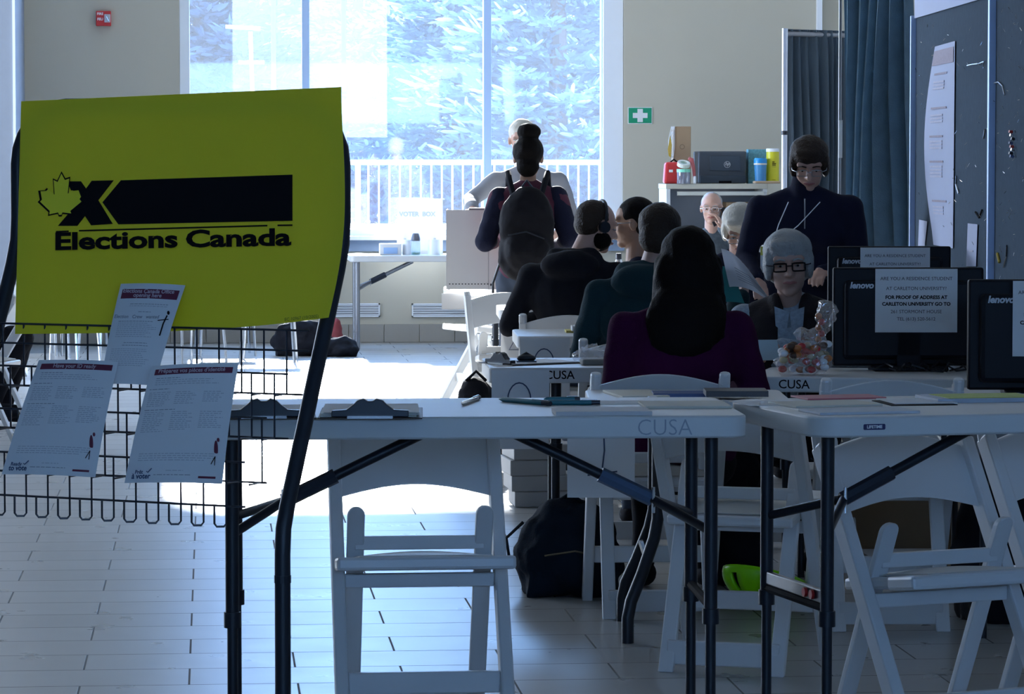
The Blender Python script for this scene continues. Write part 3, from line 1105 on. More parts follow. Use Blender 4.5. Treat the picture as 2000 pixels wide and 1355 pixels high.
# flyers
def flyer(label, c, off, title, sub='', foot1='', foot2='', kind=0):
    """c: TL TR BR BL pixels"""
    P4 = [rk_px(u, v, off) for u, v in c]
    base = P4[3]
    t = thing('flyer', label, 'flyer', Rm @ base, rth, 'information flyers clipped to the wire rack')
    P4 = [p - base for p in P4]
    nn = (P4[1] - P4[0]).cross(P4[3] - P4[0]).normalized()
    if nn.y > 0:
        nn = -nn
    def q(i, j, o=0.0):
        p = (P4[0] * (1 - i) + P4[1] * i) * (1 - j) + (P4[3] * (1 - i) + P4[2] * i) * j
        return p + nn * (o + .006 * math.sin(PI * i) + .004 * math.sin(PI * j))
    MB().sheet(lambda i, j: q(i, j), 12, 14, .0004).build('sheet', M_paper, t, smooth=True)
    def rect(i0, i1, j0, j1, o, mb):
        n = 8
        a = [q(i0 + (i1 - i0) * k / n, j0, o) for k in range(n + 1)] + [q(i0 + (i1 - i0) * k / n, j1, o) for k in range(n, -1, -1)]
        b = [p - nn * .0003 for p in a]
        N = len(a)
        # strips
        vs = a + b
        fs = []
        for k in range(n):
            fs.append((k, k + 1, N - 2 - k, N - 1 - k))
            fs.append((N + k, N + N - 1 - k, N + N - 2 - k, N + k + 1))
        for k in range(N):
            fs.append((k, (k + 1) % N, (k + 1) % N + N, k + N))
        mb.add(vs, fs)
    def tx(body, i, j, size, m, bold=0, o=.0016, al='CENTER', name='lettering'):
        xd = q(min(i + .1, 1), j) - q(i - .1, j)
        yd = q(i, j - .05) - q(i, j + .05)
        return text(body, size, m, t, q(i, j, o), xd, yd, name=name, bold=bold, ext=.0001, align=al)
    hd = MB()
    rect(.06, .95, .035 if not kind else .06, .085 if not kind else .155, .0008, hd)
    hd.build('title_band', M_maroon, t)
    if kind:
        tx(title, .5, .085, .0125, M_pinkink, .0002)
        tx(sub, .5, .127, .0125, M_pinkink, .0002)
    else:
        tx(title, .5, .06, .0125, M_pinkink, .0002)
    rn = random.Random(len(title))
    body, faint = MB(), MB()
    def words(i0, i1, j, mb, h=.0045, cut=None):
        x = i0
        end = i1 if cut is None else i0 + (i1 - i0) * cut
        while x < end:
            L = rn.uniform(.02, .06)
            rect(x, min(x + L, end), j, j + h, .0009, mb)
            x += L + .012
    if not kind:
        for k in range(4):
            words(.1, .9, .115 + .018 * k, body if k == 0 else faint, cut=(.35 if k == 0 else rn.uniform(.6, .95)))
        words(.05, .28, .21, body)
        for blk, (j0, n) in enumerate(((.24, 8), (.41, 11))):
            for col in range(3):
                for k in range(n - (col * 1)):
                    words(.06 + col * .31, .06 + col * .31 + .26, j0 + .0165 * k, faint, cut=rn.uniform(.6, 1))
        words(.05, .4, .39, body)
        for k in range(4):
            words(.1, .9 - .1 * (k > 2), .76 + .018 * k, faint)
        words(.42, .6, .90, faint)
        words(.3, .68, .935, body)
        tx(foot1, .14, .915, .011, M_pen, .0002)
        tx(foot2, .17, .95, .015, M_pen, .0004)
        lg = MB(); rect(.76, .93, .945, .962, .0009, lg); lg.build('small_logo', M_maroon, t)
        tk = MB(); a0, a1, a2 = q(.22, .908, .0012), q(.235, .918, .0012), q(.27, .885, .0012)
        tk.tube([a0, a1, a2], .0009, 5); tk.build('tick_mark', M_pen, t)
        fg = MB()   # little striding figure in a maroon coat
        a0 = q(.905, .80, .002)
        e1 = (q(.95, .8) - q(.9, .8)).normalized(); e2 = (q(.9, .75) - q(.9, .8)).normalized()
        fg.ell(a0 + e2 * .018, (.0045, .001, .018)); fg.ell(a0 + e2 * .038 + e1 * .002, (.003, .001, .004))
        fg.build('printed_figure', M_maroon, t)
        lgm = MB().tube([a0 + e2 * .004, a0 - e2 * .014 + e1 * .001], .0008, 5).tube([a0 + e2 * .004, a0 - e2 * .012 - e1 * .007], .0008, 5)
        lgm.build('printed_legs', M_ink, t)
    else:
        for k in range(2):
            words(.25, .85, .21 + .02 * k, body if k == 0 else faint)
        words(.42, .62, .29, body)
        tx('Election   Crew   wanted', .42, .345, .0105, M_grey_ink, .0001)
        for k in range(9):
            words(.12, .78, .385 + .019 * k, body if k in (0, ) else faint, cut=rn.uniform(.7, 1))
        words(.3, .7, .60, body); words(.28, .72, .625, body)
        for k in range(9):
            words(.1, .85, .66 + .02 * k, faint, cut=rn.uniform(.7, 1))
        fg = MB()
        a0 = q(.87, .42, .002)
        e1 = (q(.95, .4) - q(.85, .4)).normalized(); e2 = (q(.85, .3) - q(.85, .4)).normalized()
        fg.tube([a0 + e2 * .022 + e1 * .003, a0 + e2 * .004, a0 - e2 * .022], .0016, 6)
        fg.tube([a0 + e2 * .01 - e1 * .014, a0 + e2 * .014 + e1 * .008], .001, 5)
        fg.ell(a0 + e2 * .028 + e1 * .004, (.003, .001, .004))
        fg.build('printed_figure', M_ink, t)
    body.build('body_text', M_grey_ink, t)['kind'] = 'stuff'
    faint.build('fine_print', M_mid_ink, t)['kind'] = 'stuff'
    return t


flyer('tall white flyer overlapping the lower edge of the yellow poster', [(236, 554), (362, 557), (302, 753), (196, 750)], .064, 'Elections Canada Office', 'opening here', kind=1)
flyer('white identification flyer on the left, with a dark red title band', [(76, 703), (231, 706), (186, 932), (3, 926)], .086, 'Have your ID ready', '', 'Ready', 'to vote')
flyer('white flyer on the right half of the rack, lowest of the three', [(297, 715), (466, 709), (434, 945), (243, 943)], .088, 'Préparez vos pièces d\'identité', '', 'Prêt', 'à voter')

# ------------------------------------------------------------------ things on the near tables
def tbl_local(t, z):
    M = Matrix.Translation(t.location) @ Euler(t.rotation_euler).to_matrix().to_4x4()
    return M

def clipboard(label, u, v, ztop, rz, sheets=4, sc_=1.0, group='clipboards'):
    p = on_z(u, v, ztop)
    t = thing('clipboard', label, 'clipboard', (p.x, p.y, ztop), rz, group)
    MB().box((0, 0, .0015), (.23, .32, .003)).build('board', mat('dark_board', (.05, .035, .03), .5), t, bevel=.001)
    for k in range(sheets):
        MB().box((random.uniform(-.004, .004), -.008, .0045 + k * .0022), (.212, .275, .0012), Euler((0, 0, random.uniform(-.02, .02)))).build('sheet', M_paper, t)
    # raised bulldog clip at the near end
    c = MB()
    prof = [(-.085, .004), (-.085, .018), (-.052, .020), (-.036, .032), (-.028, .040), (-.014, .045), (-.007, .039), (.007, .039), (.014, .045), (.028, .040), (.036, .032), (.052, .020), (.085, .018), (.085, .004)]
    c.prism(prof, -.150, -.128, 'xz')
    c.build('clip', M_dark, t, bevel=.002)
    MB().box((0, -.155, .004), (.10, .012, .006)).build('clip_lip', M_chrome, t)
    return t
zA = TOPA
clipboard('dark clipboard with papers beside the rack tube on the middle foreground table', 515, 808, zA, thA + R(1))
clipboard('dark clipboard lying beside the single pen on the middle foreground table', 725, 808, zA, thA - R(2), 5)
p = on_z(690, 806, zA)

def pen(label, u0, v0, u1, v1, z, m, r=.005, group='pens on the middle foreground table'):
    a, b = on_z(u0, v0, z), on_z(u1, v1, z)
    rz = math.atan2((b - a).y, (b - a).x)
    t = thing('pen', label, 'pen', (a.x, a.y, z), rz, group)
    L = (b - a).length
    MB().tube([(0, 0, r), (L * .08, 0, r), (L * .85, 0, r)], [.0015, r, r], 10).build('barrel', m, t, smooth=True)
    MB().tube([(L * .85, 0, r), (L, 0, r)], r * .95, 10).build('cap', M_dark, t, smooth=True)
    MB().box((L * .8, 0, r * 2.1), (L * .3, .003, .0015)).build('clip', M_chrome, t)
    return t
pen('short pen lying alone between the clipboard and the teal pens', 902, 793, 936, 780, zA, M_chrome, .0055)
M_tealp = mat('teal_plastic', (.02, .16, .2), .4)
pen('teal pen, leftmost of the three teal pens', 975, 784, 1075, 793, zA, M_tealp, .006)
pen('teal pen pointing right, nearest the stacked cards', 1060, 791, 1172, 791, zA, M_tealp, .006)
pen('teal pen at the back of the three teal pens', 1062, 785, 1132, 784, zA, M_tealp, .006)


def slab(name, label, cat, u, v, z, w, d, h, rz, m, group=None, bevel=.001):
    p = on_z(u, v, z)
    o = MB().box((0, d / 2, h / 2), (w, d, h)).build(name, m, loc=(p.x, p.y, z), rz=rz, bevel=bevel)
    return tag(o, label, cat, group)
slab('card_stack', 'stack of cream cards on the front edge right of the teal pens', 'cards', 1180, 812, zA, .215, .14, .010, thA, mat('pinkish_card', (.62, .60, .60), .7), 'papers on the middle foreground table')
slab('booklet', 'cream booklet lying behind the hand-lettered table corner', 'booklet', 1345, 798, zA, .20, .18, .006, thA, M_beigep, 'papers on the middle foreground table')
slab('paper_sheet', 'blue-white sheet of paper under the cream booklet', 'paper', 1200, 790, zA, .22, .12, .0015, thA + R(3), M_paper, 'papers on the middle foreground table')
# papers on table B
zB = TOPA
gB = 'papers on the right foreground table'
slab('booklet', 'grey-white booklet at the rounded front corner of the right table', 'booklet', 1700, 809, zB, .24, .14, .006, thB, mat('grey_white_paper', (.6, .62, .66), .7), gB)
slab('booklet', 'pale booklet lying behind the front booklet on the right table', 'booklet', 1640, 795, zB, .22, .16, .005, thB + R(4), M_beigep, gB)
slab('paper_sheet', 'white sheet at the left rear corner of the right table', 'paper', 1530, 792, zB, .16, .16, .0012, thB, M_paper, gB)
slab('folder', 'pink folder lying at the back of the right table', 'folder', 1655, 780, zB, .20, .12, .004, thB, mat('pink_card', (.55, .16, .18), .6), gB)
slab('booklet', 'white booklet with a black edge in the middle of the right table', 'booklet', 1810, 790, zB, .15, .17, .004, thB - R(6), M_paper, gB)
slab('folder', 'thin black folder under the white booklet on the right table', 'folder', 1806, 792, zB, .16, .17, .002, thB - R(6), M_ink, gB)
yb = slab('booklet', 'thick booklet with a yellow-green cover at the right edge of the table', 'booklet', 1935, 786, zB, .26, .17, .010, thB - R(4), mat('blue_edge_paper', (.42, .47, .55), .6), gB)
m_ = MB().box((.01, .085, .0106), (.22, .15, .001)); m_.build('cover_picture', mat('yellow_green_print2', (.42, .5, .08), .6, noise_amt=.3, scale=40), yb)

# small table J
zJ = .74
slab('folder', 'dark grey folder lying on the small table behind the foreground tables', 'folder', 1440, 775, zJ + .012, .19, .15, .018, thJ, mat('dark_grey_card', (.06, .06, .07), .5), 'papers on the small table')
slab('binder', 'slim blue binder beside the dark grey folder', 'binder', 1330, 776, zJ, .17, .14, .012, thJ, mat('blue_card', (.08, .13, .3), .5), 'papers on the small table')
slab('paper_pad', 'cream paper pad at the left of the small table', 'paper', 1262, 778, zJ, .15, .3, .008, thJ + R(10), M_beigep, 'papers on the small table')

# number sheets hanging from the tables
def hang_sheet(label, u0, u1, D, ztop, h, strokes, z0=None):
    a, b = P(u0, D, ztop), P(u1, D, ztop)
    w_ = (b - a).length
    rz = math.atan2((b - a).y, (b - a).x)
    t = thing('number_sheet', label, 'paper sign', (a.x, a.y, ztop - h), rz, 'hand-drawn desk numbers')
    MB().sheet(lambda i, j: (i * w_, -.004 * math.sin(PI * i), h * (1 - j)), 8, 4, -.0006).build('sheet', M_paper, t, smooth=True)
    m_ = MB()
    for s in strokes:
        m_.tube([(x * w_, -.0065, h * (1 - y)) for x, y in s], .0023, 6)
    m_.build('drawn_number', M_pen, t)
    return t
arc2 = [(.28 + .2 * (1 - math.cos(PI * k / 10)), .38 - .22 * math.sin(PI * k / 10)) for k in range(11)]
hang_sheet('white sheet with a large hand-drawn two hanging from the table with the clipboard', 960, 1073, 11.96, .735, .279, [arc2 + [(.66, .5), (.3, .85), (.75, .85)]])
hang_sheet('white sheet with a hand-drawn three hanging from the long table behind', 1016, 1113, 14.16, .735, .279, [arc2 + [(.64, .48), (.48, .54), (.68, .64), (.62, .82), (.34, .84)]])
hang_sheet('white sheet with a hand-drawn four hanging from the furthest desk', 978, 1060, 16.70, .70, .279, [[(.5, .15), (.2, .55), (.8, .55)], [(.62, .3), (.62, .9)]])
hang_sheet('white sheet with a hand-drawn one, low behind the middle foreground table', 1108, 1240, 10.28, .735, .285, [[(.53, .12), (.55, .5), (.52, .68)], [(.3, .76), (.74, .72)]])
# items on table C
clipboard('black clipboard with a black hole punch at the end of the table marked two', 1040, 709, .74, thC - R(60), 2)
st_ = thing('stapler', 'small black hole punch standing on the clipboard near the left end of the table', 'office tool', on_z(1028, 706, .765), thC)
m_ = MB().ell((0, 0, .012), (.034, .02, .014)).tube([(-.03, 0, .012), (.0, 0, .030), (.03, 0, .012)], .005, 8); m_.build('body', M_black, st_, smooth=True)
MB().box((0, 0, .001), (.07, .045, .006)).build('base', M_dark, st_)
bag = MB()
for k in range(9):
    a = random.random() * 6
    bag.ell((.04 * math.cos(a), .03 * math.sin(a), .02 + .02 * random.random()), (.05, .035, .02))
o = bake(bag, 'plastic_bag', M_clear, .008, 2, wrinkle=.018, wscale=40, loc=on_z(1165, 706, .74)); tag(o, 'crumpled clear plastic bag left of the woman in purple', 'bag')
o = MB().box((0, 0, .011), (.13, .09, .022)).build('card_stack', mat('grey_stack', (.25, .25, .24), .8), loc=on_z(1170, 712, .74) , bevel=.006); tag(o, 'grey stack of small cards beside the crumpled plastic bag', 'cards')
# books on table D
slab('book', 'yellow-edged book lying flat on the long table, under the white one', 'book', 1140, 650, .74, .15, .14, .01, thD, mat('yellow_book', (.5, .42, .1), .6), 'books on the long table')
slab('book', 'white book lying on the yellow-edged book', 'book', 1150, 647, .75, .14, .13, .022, thD, M_boxw, 'books on the long table')

# ------------------------------------------------------------------ window table things
zE = .74
Et = lambda u, D=27.0: P(u, D, zE)
b_ = thing('travel_mug', 'clear travel bottle with a grey lid on the window table', 'bottle', Et(812, 26.95))
MB().lathe([(.03, 0), (.036, .005), (.036, .10), (.034, .11)], n=16).build('body', clear_mat('bottle_plastic', (.7, .85, .9), .35, .1, .1), b_, smooth=True)
MB().lathe([(.036, .11), (.036, .13), (.026, .165), (.02, .17)], n=16).build('lid', mat('grey_lid', (.12, .12, .14), .4), b_, smooth=True)
MB().lathe([(.034, .003), (.034, .02)], n=16).build('tea', mat('green_tea', (.2, .45, .3), .3), b_)
t = thing('box', 'small white box left of the travel bottle on the window table', 'box', Et(762, 26.9))
MB().box((0, 0, .045), (.17, .13, .09)).build('carton', M_boxw, t, bevel=.003)
MB().box((0, -.066, .035), (.11, .003, .05)).build('printed_label', mat('pale_blue_print', (.3, .45, .7), .6), t)
t = tag(MB().lathe([(.05, 0), (.05, .10), (.045, .12)], n=16).build('jar', M_frame, loc=Et(848, 26.95), smooth=True), 'round white jar right of the travel bottle', 'jar')
t = tag(MB().lathe([(.035, 0), (.035, .115), (.03, .12)], n=16).build('cup', M_frame, loc=Et(795, 26.9), smooth=True), 'white cup just left of the travel bottle', 'cup')
t = tag(MB().sheet(lambda i, j: ((i - .5) * .24, (j - .5) * .2, .008 + .004 * math.sin(i * 6)), 8, 4).build('paper_sheet', M_paper, loc=Et(715, 26.9)), 'white papers at the left end of the window table', 'paper')
# sunlit sign board on the sill
sg = thing('notice_board', 'bright white notice board standing against the window', 'sign', P(820, 27.35, .74))
MB().box((0, 0, .22), (.37, .01, .44)).build('board', M_paper, sg)
text('VOTER  BOX', .05, mat('washed_ink', (.55, .6, .65), .7), sg, (-.02, -.006, .315), (1, 0, 0), (0, 0, 1), bold=.002)
for s in (-1, 1):
    MB().box((s * .12, .05, .1), (.02, .12, .2), Euler((R(-20), 0, 0))).build('foot', M_boxw, sg)
wbt = thing('water_bottle', 'steel water bottle standing behind the bald man by the window frame', 'bottle', P(1208, 19.6, .74))
MB().lathe([(.03, 0), (.034, .01), (.034, .13), (.02, .165), (.018, .17)], n=16).build('body', M_chrome, wbt, smooth=True)
MB().lathe([(.018, .17), (.018, .20), (.015, .205)], n=12).build('lid', M_dark, wbt, smooth=True)

# ------------------------------------------------------------------ voting screen on table F
vs_ = thing('voting_screen', 'folded white cardboard voting screen on the table left of the woman with the backpack', 'voting screen', P(868, 19.25, .75), -PSI)
MB().box((.20, 0, .225), (.38, .004, .45)).build('front_panel', M_boxw, vs_)
MB().box((.012, .2, .225), (.004, .4, .45)).build('side_panel', M_boxw, vs_)
MB().box((.19, -.004, .455), (.1, .05, .012)).build('top_flap', mat('grey_flap', (.2, .2, .22), .7), vs_)
MB().tube([(.25, -.003, .0), (.25, -.003, .45)], .0012, 5).build('crease', M_grey_ink, vs_)
m_ = MB()
for k in range(14):
    m_.box((.03 + .018 * k, -.0035, .03), (.008, .001, .005))
m_.box((.27, -.0035, .025), (.02, .001, .01))
m_.build('printed_line', M_ink, vs_)
ap = thing('table_skirt', 'white paper strip hanging below the voting screen', 'paper', P(866, 19.3, .68), -PSI)
MB().box((.2, 0, .0), (.42, .004, .09)).build('strip', M_boxw, ap)

# ------------------------------------------------------------------ cabinet and its load
zc = 1.305
cab = thing('metal_cabinet', 'open beige metal cabinet against the back wall with printer and boxes on top', 'cabinet', P(1405, 26.5, 0), 0)
cw = .80
MB().box((-.02, .25, zc - .02), (cw, .45, .04)).build('top_panel', mat('beige_enamel', (.5, .48, .40), .5), cab, bevel=.004)
for s in (-1, 1):
    MB().box((s * (cw / 2 - .02) - .02, .25, zc / 2 - .02), (.03, .44, zc - .04)).build('side_panel', mat('white_enamel', (.6, .62, .62), .5), cab)
MB().box((-.02, .46, zc / 2), (cw - .04, .02, zc - .06)).build('back_panel', M_greym, cab)
MB().box((-.02 + .03, .03, zc - .075), (cw - .12, .02, .03)).build('door_track', mat('beige_enamel2', (.55, .56, .5), .4), cab)
MB().box((-.02, .25, .85), (cw - .06, .4, .02)).build('shelf', M_greym, cab)
tag(MB().box((0, 0, .15), (.40, .28, .3)).build('cardboard_box', M_card, loc=P(1462, 26.8, .86), bevel=.003), 'cardboard box on the shelf inside the beige cabinet', 'box')
zt_ = zc
Cc = lambda u, D=26.6: P(u, D, zt_)
pr = thing('printer', 'dark grey laser printer in the middle of the cabinet top', 'printer', Cc(1410, 26.7))
MB().box((.0, .12, .128), (.38, .3, .252)).build('housing', mat('dark_grey_plastic', (.05, .06, .075), .4), pr, bevel=.012)
MB().box((.02, -.035, .16), (.24, .012, .115)).build('front_door', mat('dark_grey_plastic2', (.04, .055, .075), .4), pr, bevel=.003)
MB().box((.0, -.032, .035), (.36, .012, .06)).build('paper_tray', mat('dark_grey_plastic2', (.04, .055, .075), .4), pr, bevel=.003)
MB().box((.02, -.04, .012), (.1, .006, .02)).build('tray_handle', M_ink, pr, bevel=.002)
m_ = MB().tube([(.035 + .024 * math.cos(2 * PI * k / 24), -.043, .15 + .024 * math.sin(2 * PI * k / 24)) for k in range(24)], .002, 5, closed=True)
lg = m_.build('logo_ring', mat('silver_print', (.45, .47, .5), .3), pr)
text('hp', .036, mat('silver_print', (.45, .47, .5), .3), pr, (.035, -.043, .155), (1, 0, 0), (0, 0, 1), bold=.001, shear=.3)
cb_ = thing('cardboard_box', 'tall narrow cardboard box standing at the left of the cabinet top', 'box', Cc(1330, 26.85))
MB().box((0, 0, .225), (.14, .12, .45)).build('carton', M_card, cb_, bevel=.003)
m_ = MB().tube([(.0 + .018 * math.cos(2 * PI * k / 16), -.061, .29 + .018 * math.sin(2 * PI * k / 16)) for k in range(16)], .0015, 4, closed=True); m_.build('printed_ring', mat('brown_print', (.2, .14, .09), .8), cb_)
ly = thing('lanyards', 'yellow and white lanyards hanging from the upper left corner of the tall box', 'lanyard', Cc(1311, 26.78))
m_ = MB()
for k in range(4):
    x = -.012 + .008 * k
    m_.tube([(x + .012, 0, .45), (x - .012, -.01, .34), (x - .01, -.01, .24), (x + .004, 0, .2), (x + .012, -.004, .3), (x + .014, 0, .45)], .0022, 5)
m_.build('straps', M_paper, ly)
MB().prism([(-.03, .27), (-.022, .22), (-.005, .2), (.002, .3), (-.01, .38)], -.012, -.009, 'xz').build('yellow_strap', mat('gold_fabric', (.5, .35, .03), .6), ly)
rb = thing('first_aid_bag', 'red first aid bag at the left end of the cabinet top', 'bag', Cc(1316, 26.55))
m_ = MB().box((0, 0, .085), (.17, .1, .17), taper=.85); m_.build('body', M_red, rb, bevel=.02)
MB().tube([(-.03, -.0, .165), (0, -.0, .19), (.03, 0, .165)], .007, 8).build('handle', M_ink, rb)
MB().box((-.03, -.052, .1), (.03, .003, .02)).build('tag_patch', M_paper, rb)
jr = thing('jar', 'clear jar with a mint band in front of the red bag on the cabinet', 'jar', Cc(1335, 26.45))
MB().lathe([(.05, 0), (.052, .005), (.052, .09), (.05, .10)], n=20).build('body', clear_mat('jar_plastic', (.35, .4, .5), .6, .1, .1), jr, smooth=True)
MB().lathe([(.054, .09), (.054, .115)], n=20).build('band', mat('mint_plastic', (.25, .75, .55), .4), jr)
tr = thing('tape_roll', 'roll of white tape lying tilted on the jar on the cabinet', 'tape', Cc(1335, 26.45) + V((0, 0, .118)))
m_ = MB()
prof = [(.03, -.015), (.05, -.015), (.05, .015), (.03, .015)]
ax = V((0.1, -.45, 1)).normalized()
qm = ax.to_track_quat('Z', 'Y').to_matrix()
vs2, fs2 = [], []
for (r_, z_) in prof:
    for k in range(20):
        vs2.append(qm @ V((r_ * math.cos(2 * PI * k / 20), r_ * math.sin(2 * PI * k / 20), z_)) + V((0, 0, .035)))
for i in range(4):
    for k in range(20):
        fs2.append((i * 20 + k, i * 20 + (k + 1) % 20, ((i + 1) % 4) * 20 + (k + 1) % 20, ((i + 1) % 4) * 20 + k))
m_.add(vs2, fs2); m_.build('tape', mat('cream_tape', (.7, .7, .62), .5), tr, smooth=True)
rd = MB().tube([(-.02, 0, .2), (.0, 0, .19), (.02, 0, .11), (.03, 0, .0)], [.012, .02, .014, .01], 10)
tag(rd.build('tape_dispenser', mat('rose_plastic', (.5, .12, .12), .4), loc=Cc(1350, 26.5), smooth=True), 'rose-red plastic handle leaning between the red bag and the printer', 'tool')
tag(MB().lathe([(.022, -.008), (.03, -.008), (.03, .008), (.022, .008)], (0, 0, .03), 20, axis=(1, -.3, 0)).build('tape_roll', M_frame, loc=Cc(1357, 26.45), smooth=True), 'small white tape roll standing on edge beside the printer', 'tape')
pb = tag(MB().box((0, 0, .135), (.17, .1, .27)).build('patterned_box', mat('patterned_blue_card', (.12, .32, .38), .6, noise_amt=.6, scale=60), loc=Cc(1480, 26.85), bevel=.003), 'blue patterned box behind the blue cup on the cabinet', 'box')
cu_ = thing('travel_cup', 'blue travel cup with a bright blue lid right of the printer', 'cup', Cc(1485, 26.55))
MB().lathe([(.042, 0), (.05, .16)], n=20).build('body', mat('blue_translucent', (.06, .25, .5), .25), cu_, smooth=True)
MB().lathe([(.052, .16), (.052, .19), (.045, .2)], n=20).build('lid', mat('bright_blue', (.01, .25, .6), .35), cu_, smooth=True)
MB().lathe([(.053, .148), (.053, .16)], n=20).build('rim', M_beigep, cu_)
yc = thing('canister', 'tall yellow canister with a white lid at the right end of the cabinet top', 'canister', Cc(1509, 26.6))
MB().lathe([(.05, 0), (.05, .25)], n=24).build('body', mat('yellow_plastic', (.68, .62, .02), .4), yc, smooth=True)
MB().lathe([(.052, .25), (.052, .27), (.05, .275)], n=24).build('lid', M_frame, yc, smooth=True)
MB().lathe([(.051, 0), (.051, .015)], n=24).build('base_ring', M_frame, yc)
m_ = MB()
for k, (w_, z_) in enumerate(((.018, .17), (.03, .158), (.028, .146), (.03, .132), (.026, .03))):
    m_.box((-.012 + w_ / 2, -.0505, z_), (w_, .002, .006 if k < 3 else .002))
m_.build('printed_text', M_ink, yc)
tag(MB().box((0, 0, .012), (.2, .12, .02)).build('paper_bag', M_card, loc=Cc(1497, 26.4), bevel=.008), 'flattened brown paper bag in front of the blue cup', 'bag')

# ------------------------------------------------------------------ curtains, poles, boards
M_drape = mat('slate_drape', (.085, .125, .165), .8, noise_amt=.15, scale=6, bump=.2, bscale=200, transl=.08)
M_drape2 = mat('woven_blue_drape', (.19, .30, .38), .75, noise_amt=.25, scale=14, bump=.25, bscale=160, transl=.08)


def curtain(name, label, u0, u1, D0, D1, ztop, folds, m, group='pipe and drape curtains', amp=.05, seed=1, flare=0.0, zbot=.02):
    a, b = P(u0, D0, 0), P(u1, D1, 0)
    L = (b - a).length
    rz = math.atan2((b - a).y, (b - a).x)
    t = thing(name, label, 'curtain', (a.x, a.y, 0), rz, group)
    rn = random.Random(seed)
    ph = [rn.uniform(.7, 1.3) for _ in range(folds)]
    tot = sum(ph); acc = [0]
    for q in ph:
        acc.append(acc[-1] + q / tot)
    nu, nv = folds * 10, 24
    def fn(i, j):
        for k in range(folds):
            if i <= acc[k + 1] + 1e-9:
                break
        f = (i - acc[k]) / (acc[k + 1] - acc[k])
        A = amp * (.35 + .65 * min(1, j * 3)) * ph[k]
        gather = 1 + flare * j
        y = A * math.sin(2 * PI * f) + .02 * math.sin(5 * j + k)
        if j < .03:
            y *= .5
        return (i * L * gather + .02 * math.sin(3 * j + k * 1.3) * min(1, j * 2), y, ztop - (ztop - zbot) * j)
    MB().sheet(fn, nu, nv, .0015).build('drape', m, t, smooth=True)
    MB().tube([(-.02, 0, ztop - .03), (L + .02, 0, ztop - .03)], .016, 10).build('rod', M_greym, t, smooth=True)
    return t


curtain('drape', 'dark slate curtain hanging from a rod behind the standing woman, left and further one', 1533, 1650, 21.3, 21.6, 2.30, 8, M_drape, seed=3, amp=.045)
curtain('drape', 'taller blue woven curtain hanging in front, beside the display board', 1640, 1778, 16.9, 16.6, 2.62, 6, M_drape2, seed=5, amp=.06, flare=.08)
pl = thing('drape_pole', 'bright aluminium upright pole holding the slate curtain', 'pole', P(1530, 21.2, 0))
MB().tube([(0, 0, 0), (0, 0, 2.30)], .018, 14).build('tube', mat('bright_aluminium', (.7, .74, .82), .3, metal=.7), pl, smooth=True)
MB().lathe([(.019, 1.64), (.021, 1.645), (.021, 1.66), (.019, 1.665)], n=14).build('lock_ring', M_dark, pl)
MB().box((0, 0, .005), (.4, .4, .01)).build('base_plate', M_dark, pl)
pl2 = thing('drape_pole', 'thin pale upright pole between the two curtains with a white label', 'pole', P(1637, 17.2, 0))
MB().tube([(0, 0, 0), (0, 0, 2.62)], .008, 10).build('tube', M_greym, pl2)
MB().box((.002, -.012, 1.585), (.018, .003, .19)).build('paper_label', M_paper, pl2)
MB().box((0, 0, .005), (.3, .3, .01)).build('base_plate', M_dark, pl2)
# white wall edge between window wall and curtain
struct('trim_4', MB().box((wx(1597), YW - .03, 3.9), (.04, .06, 3.4)), M_frame)

# display boards running towards the camera
M_board = mat('dark_felt_board', (.075, .105, .14), .95, noise_amt=.15, scale=30, bump=.15, bscale=250, spec=.1)
M_edge = mat('pale_metal_edge', (.55, .66, .9), .35, metal=.3)
bd0 = P(1783, 16.0, 0); bd1 = P(1936, 13.62, 0); 
dirb = (bd1 - bd0); Lb = dirb.length
bz = math.atan2(dirb.y, dirb.x)
btop = at(1783, 33, 16.0).z
brd = thing('display_board', 'tall dark grey display board with a long white notice, pins and staples', 'display board', bd0, bz)
MB().box((Lb / 2, .02, (btop + .25) / 2 ), (Lb, .04, btop - .25)).build('panel', M_board, brd)
for x in (0.008, Lb - .008):
    MB().box((x, -.001, btop / 2), (.022, .05, btop)).build('edge_post', M_edge, brd, bevel=.003)
Bm = Matrix.Translation(bd0) @ Euler((0, 0, bz)).to_matrix().to_4x4()
Bi = Bm.inverted(); bn = Bm.to_3x3() @ V((0, 1, 0))
def b_px(u, v, off=.004):
    return Bi @ on_plane(u, v, Bm @ V((0, -off, 0)), bn)
brd2 = thing('display_board', 'second dark display board at the right edge, with a column of coloured pins', 'display board', bd1 + dirb.normalized() * .01, bz)
MB().box((.9, .02, 1.4), (1.78, .04, 2.3)).build('panel', M_board, brd2)
MB().box((.01, -.001, 1.3), (.012, .05, 2.6)).build('edge_post', M_edge, brd2)
def quad_px(pts, off, name, m, par, t=.0008):
    a = [b_px(u, v, off) for u, v in pts]
    b = [p + V((0, t, 0)) for p in a]
    n = len(a)
    fs = [tuple(range(n)), tuple(range(2 * n - 1, n - 1, -1))] + [(k, (k + 1) % n, (k + 1) % n + n, k + n) for k in range(n)]
    mb = MB().add(a + b, fs)
    return mb, mb
M_bluep = mat('bluish_white_sheet', (.48, .52, .68), .7, noise_amt=.02)
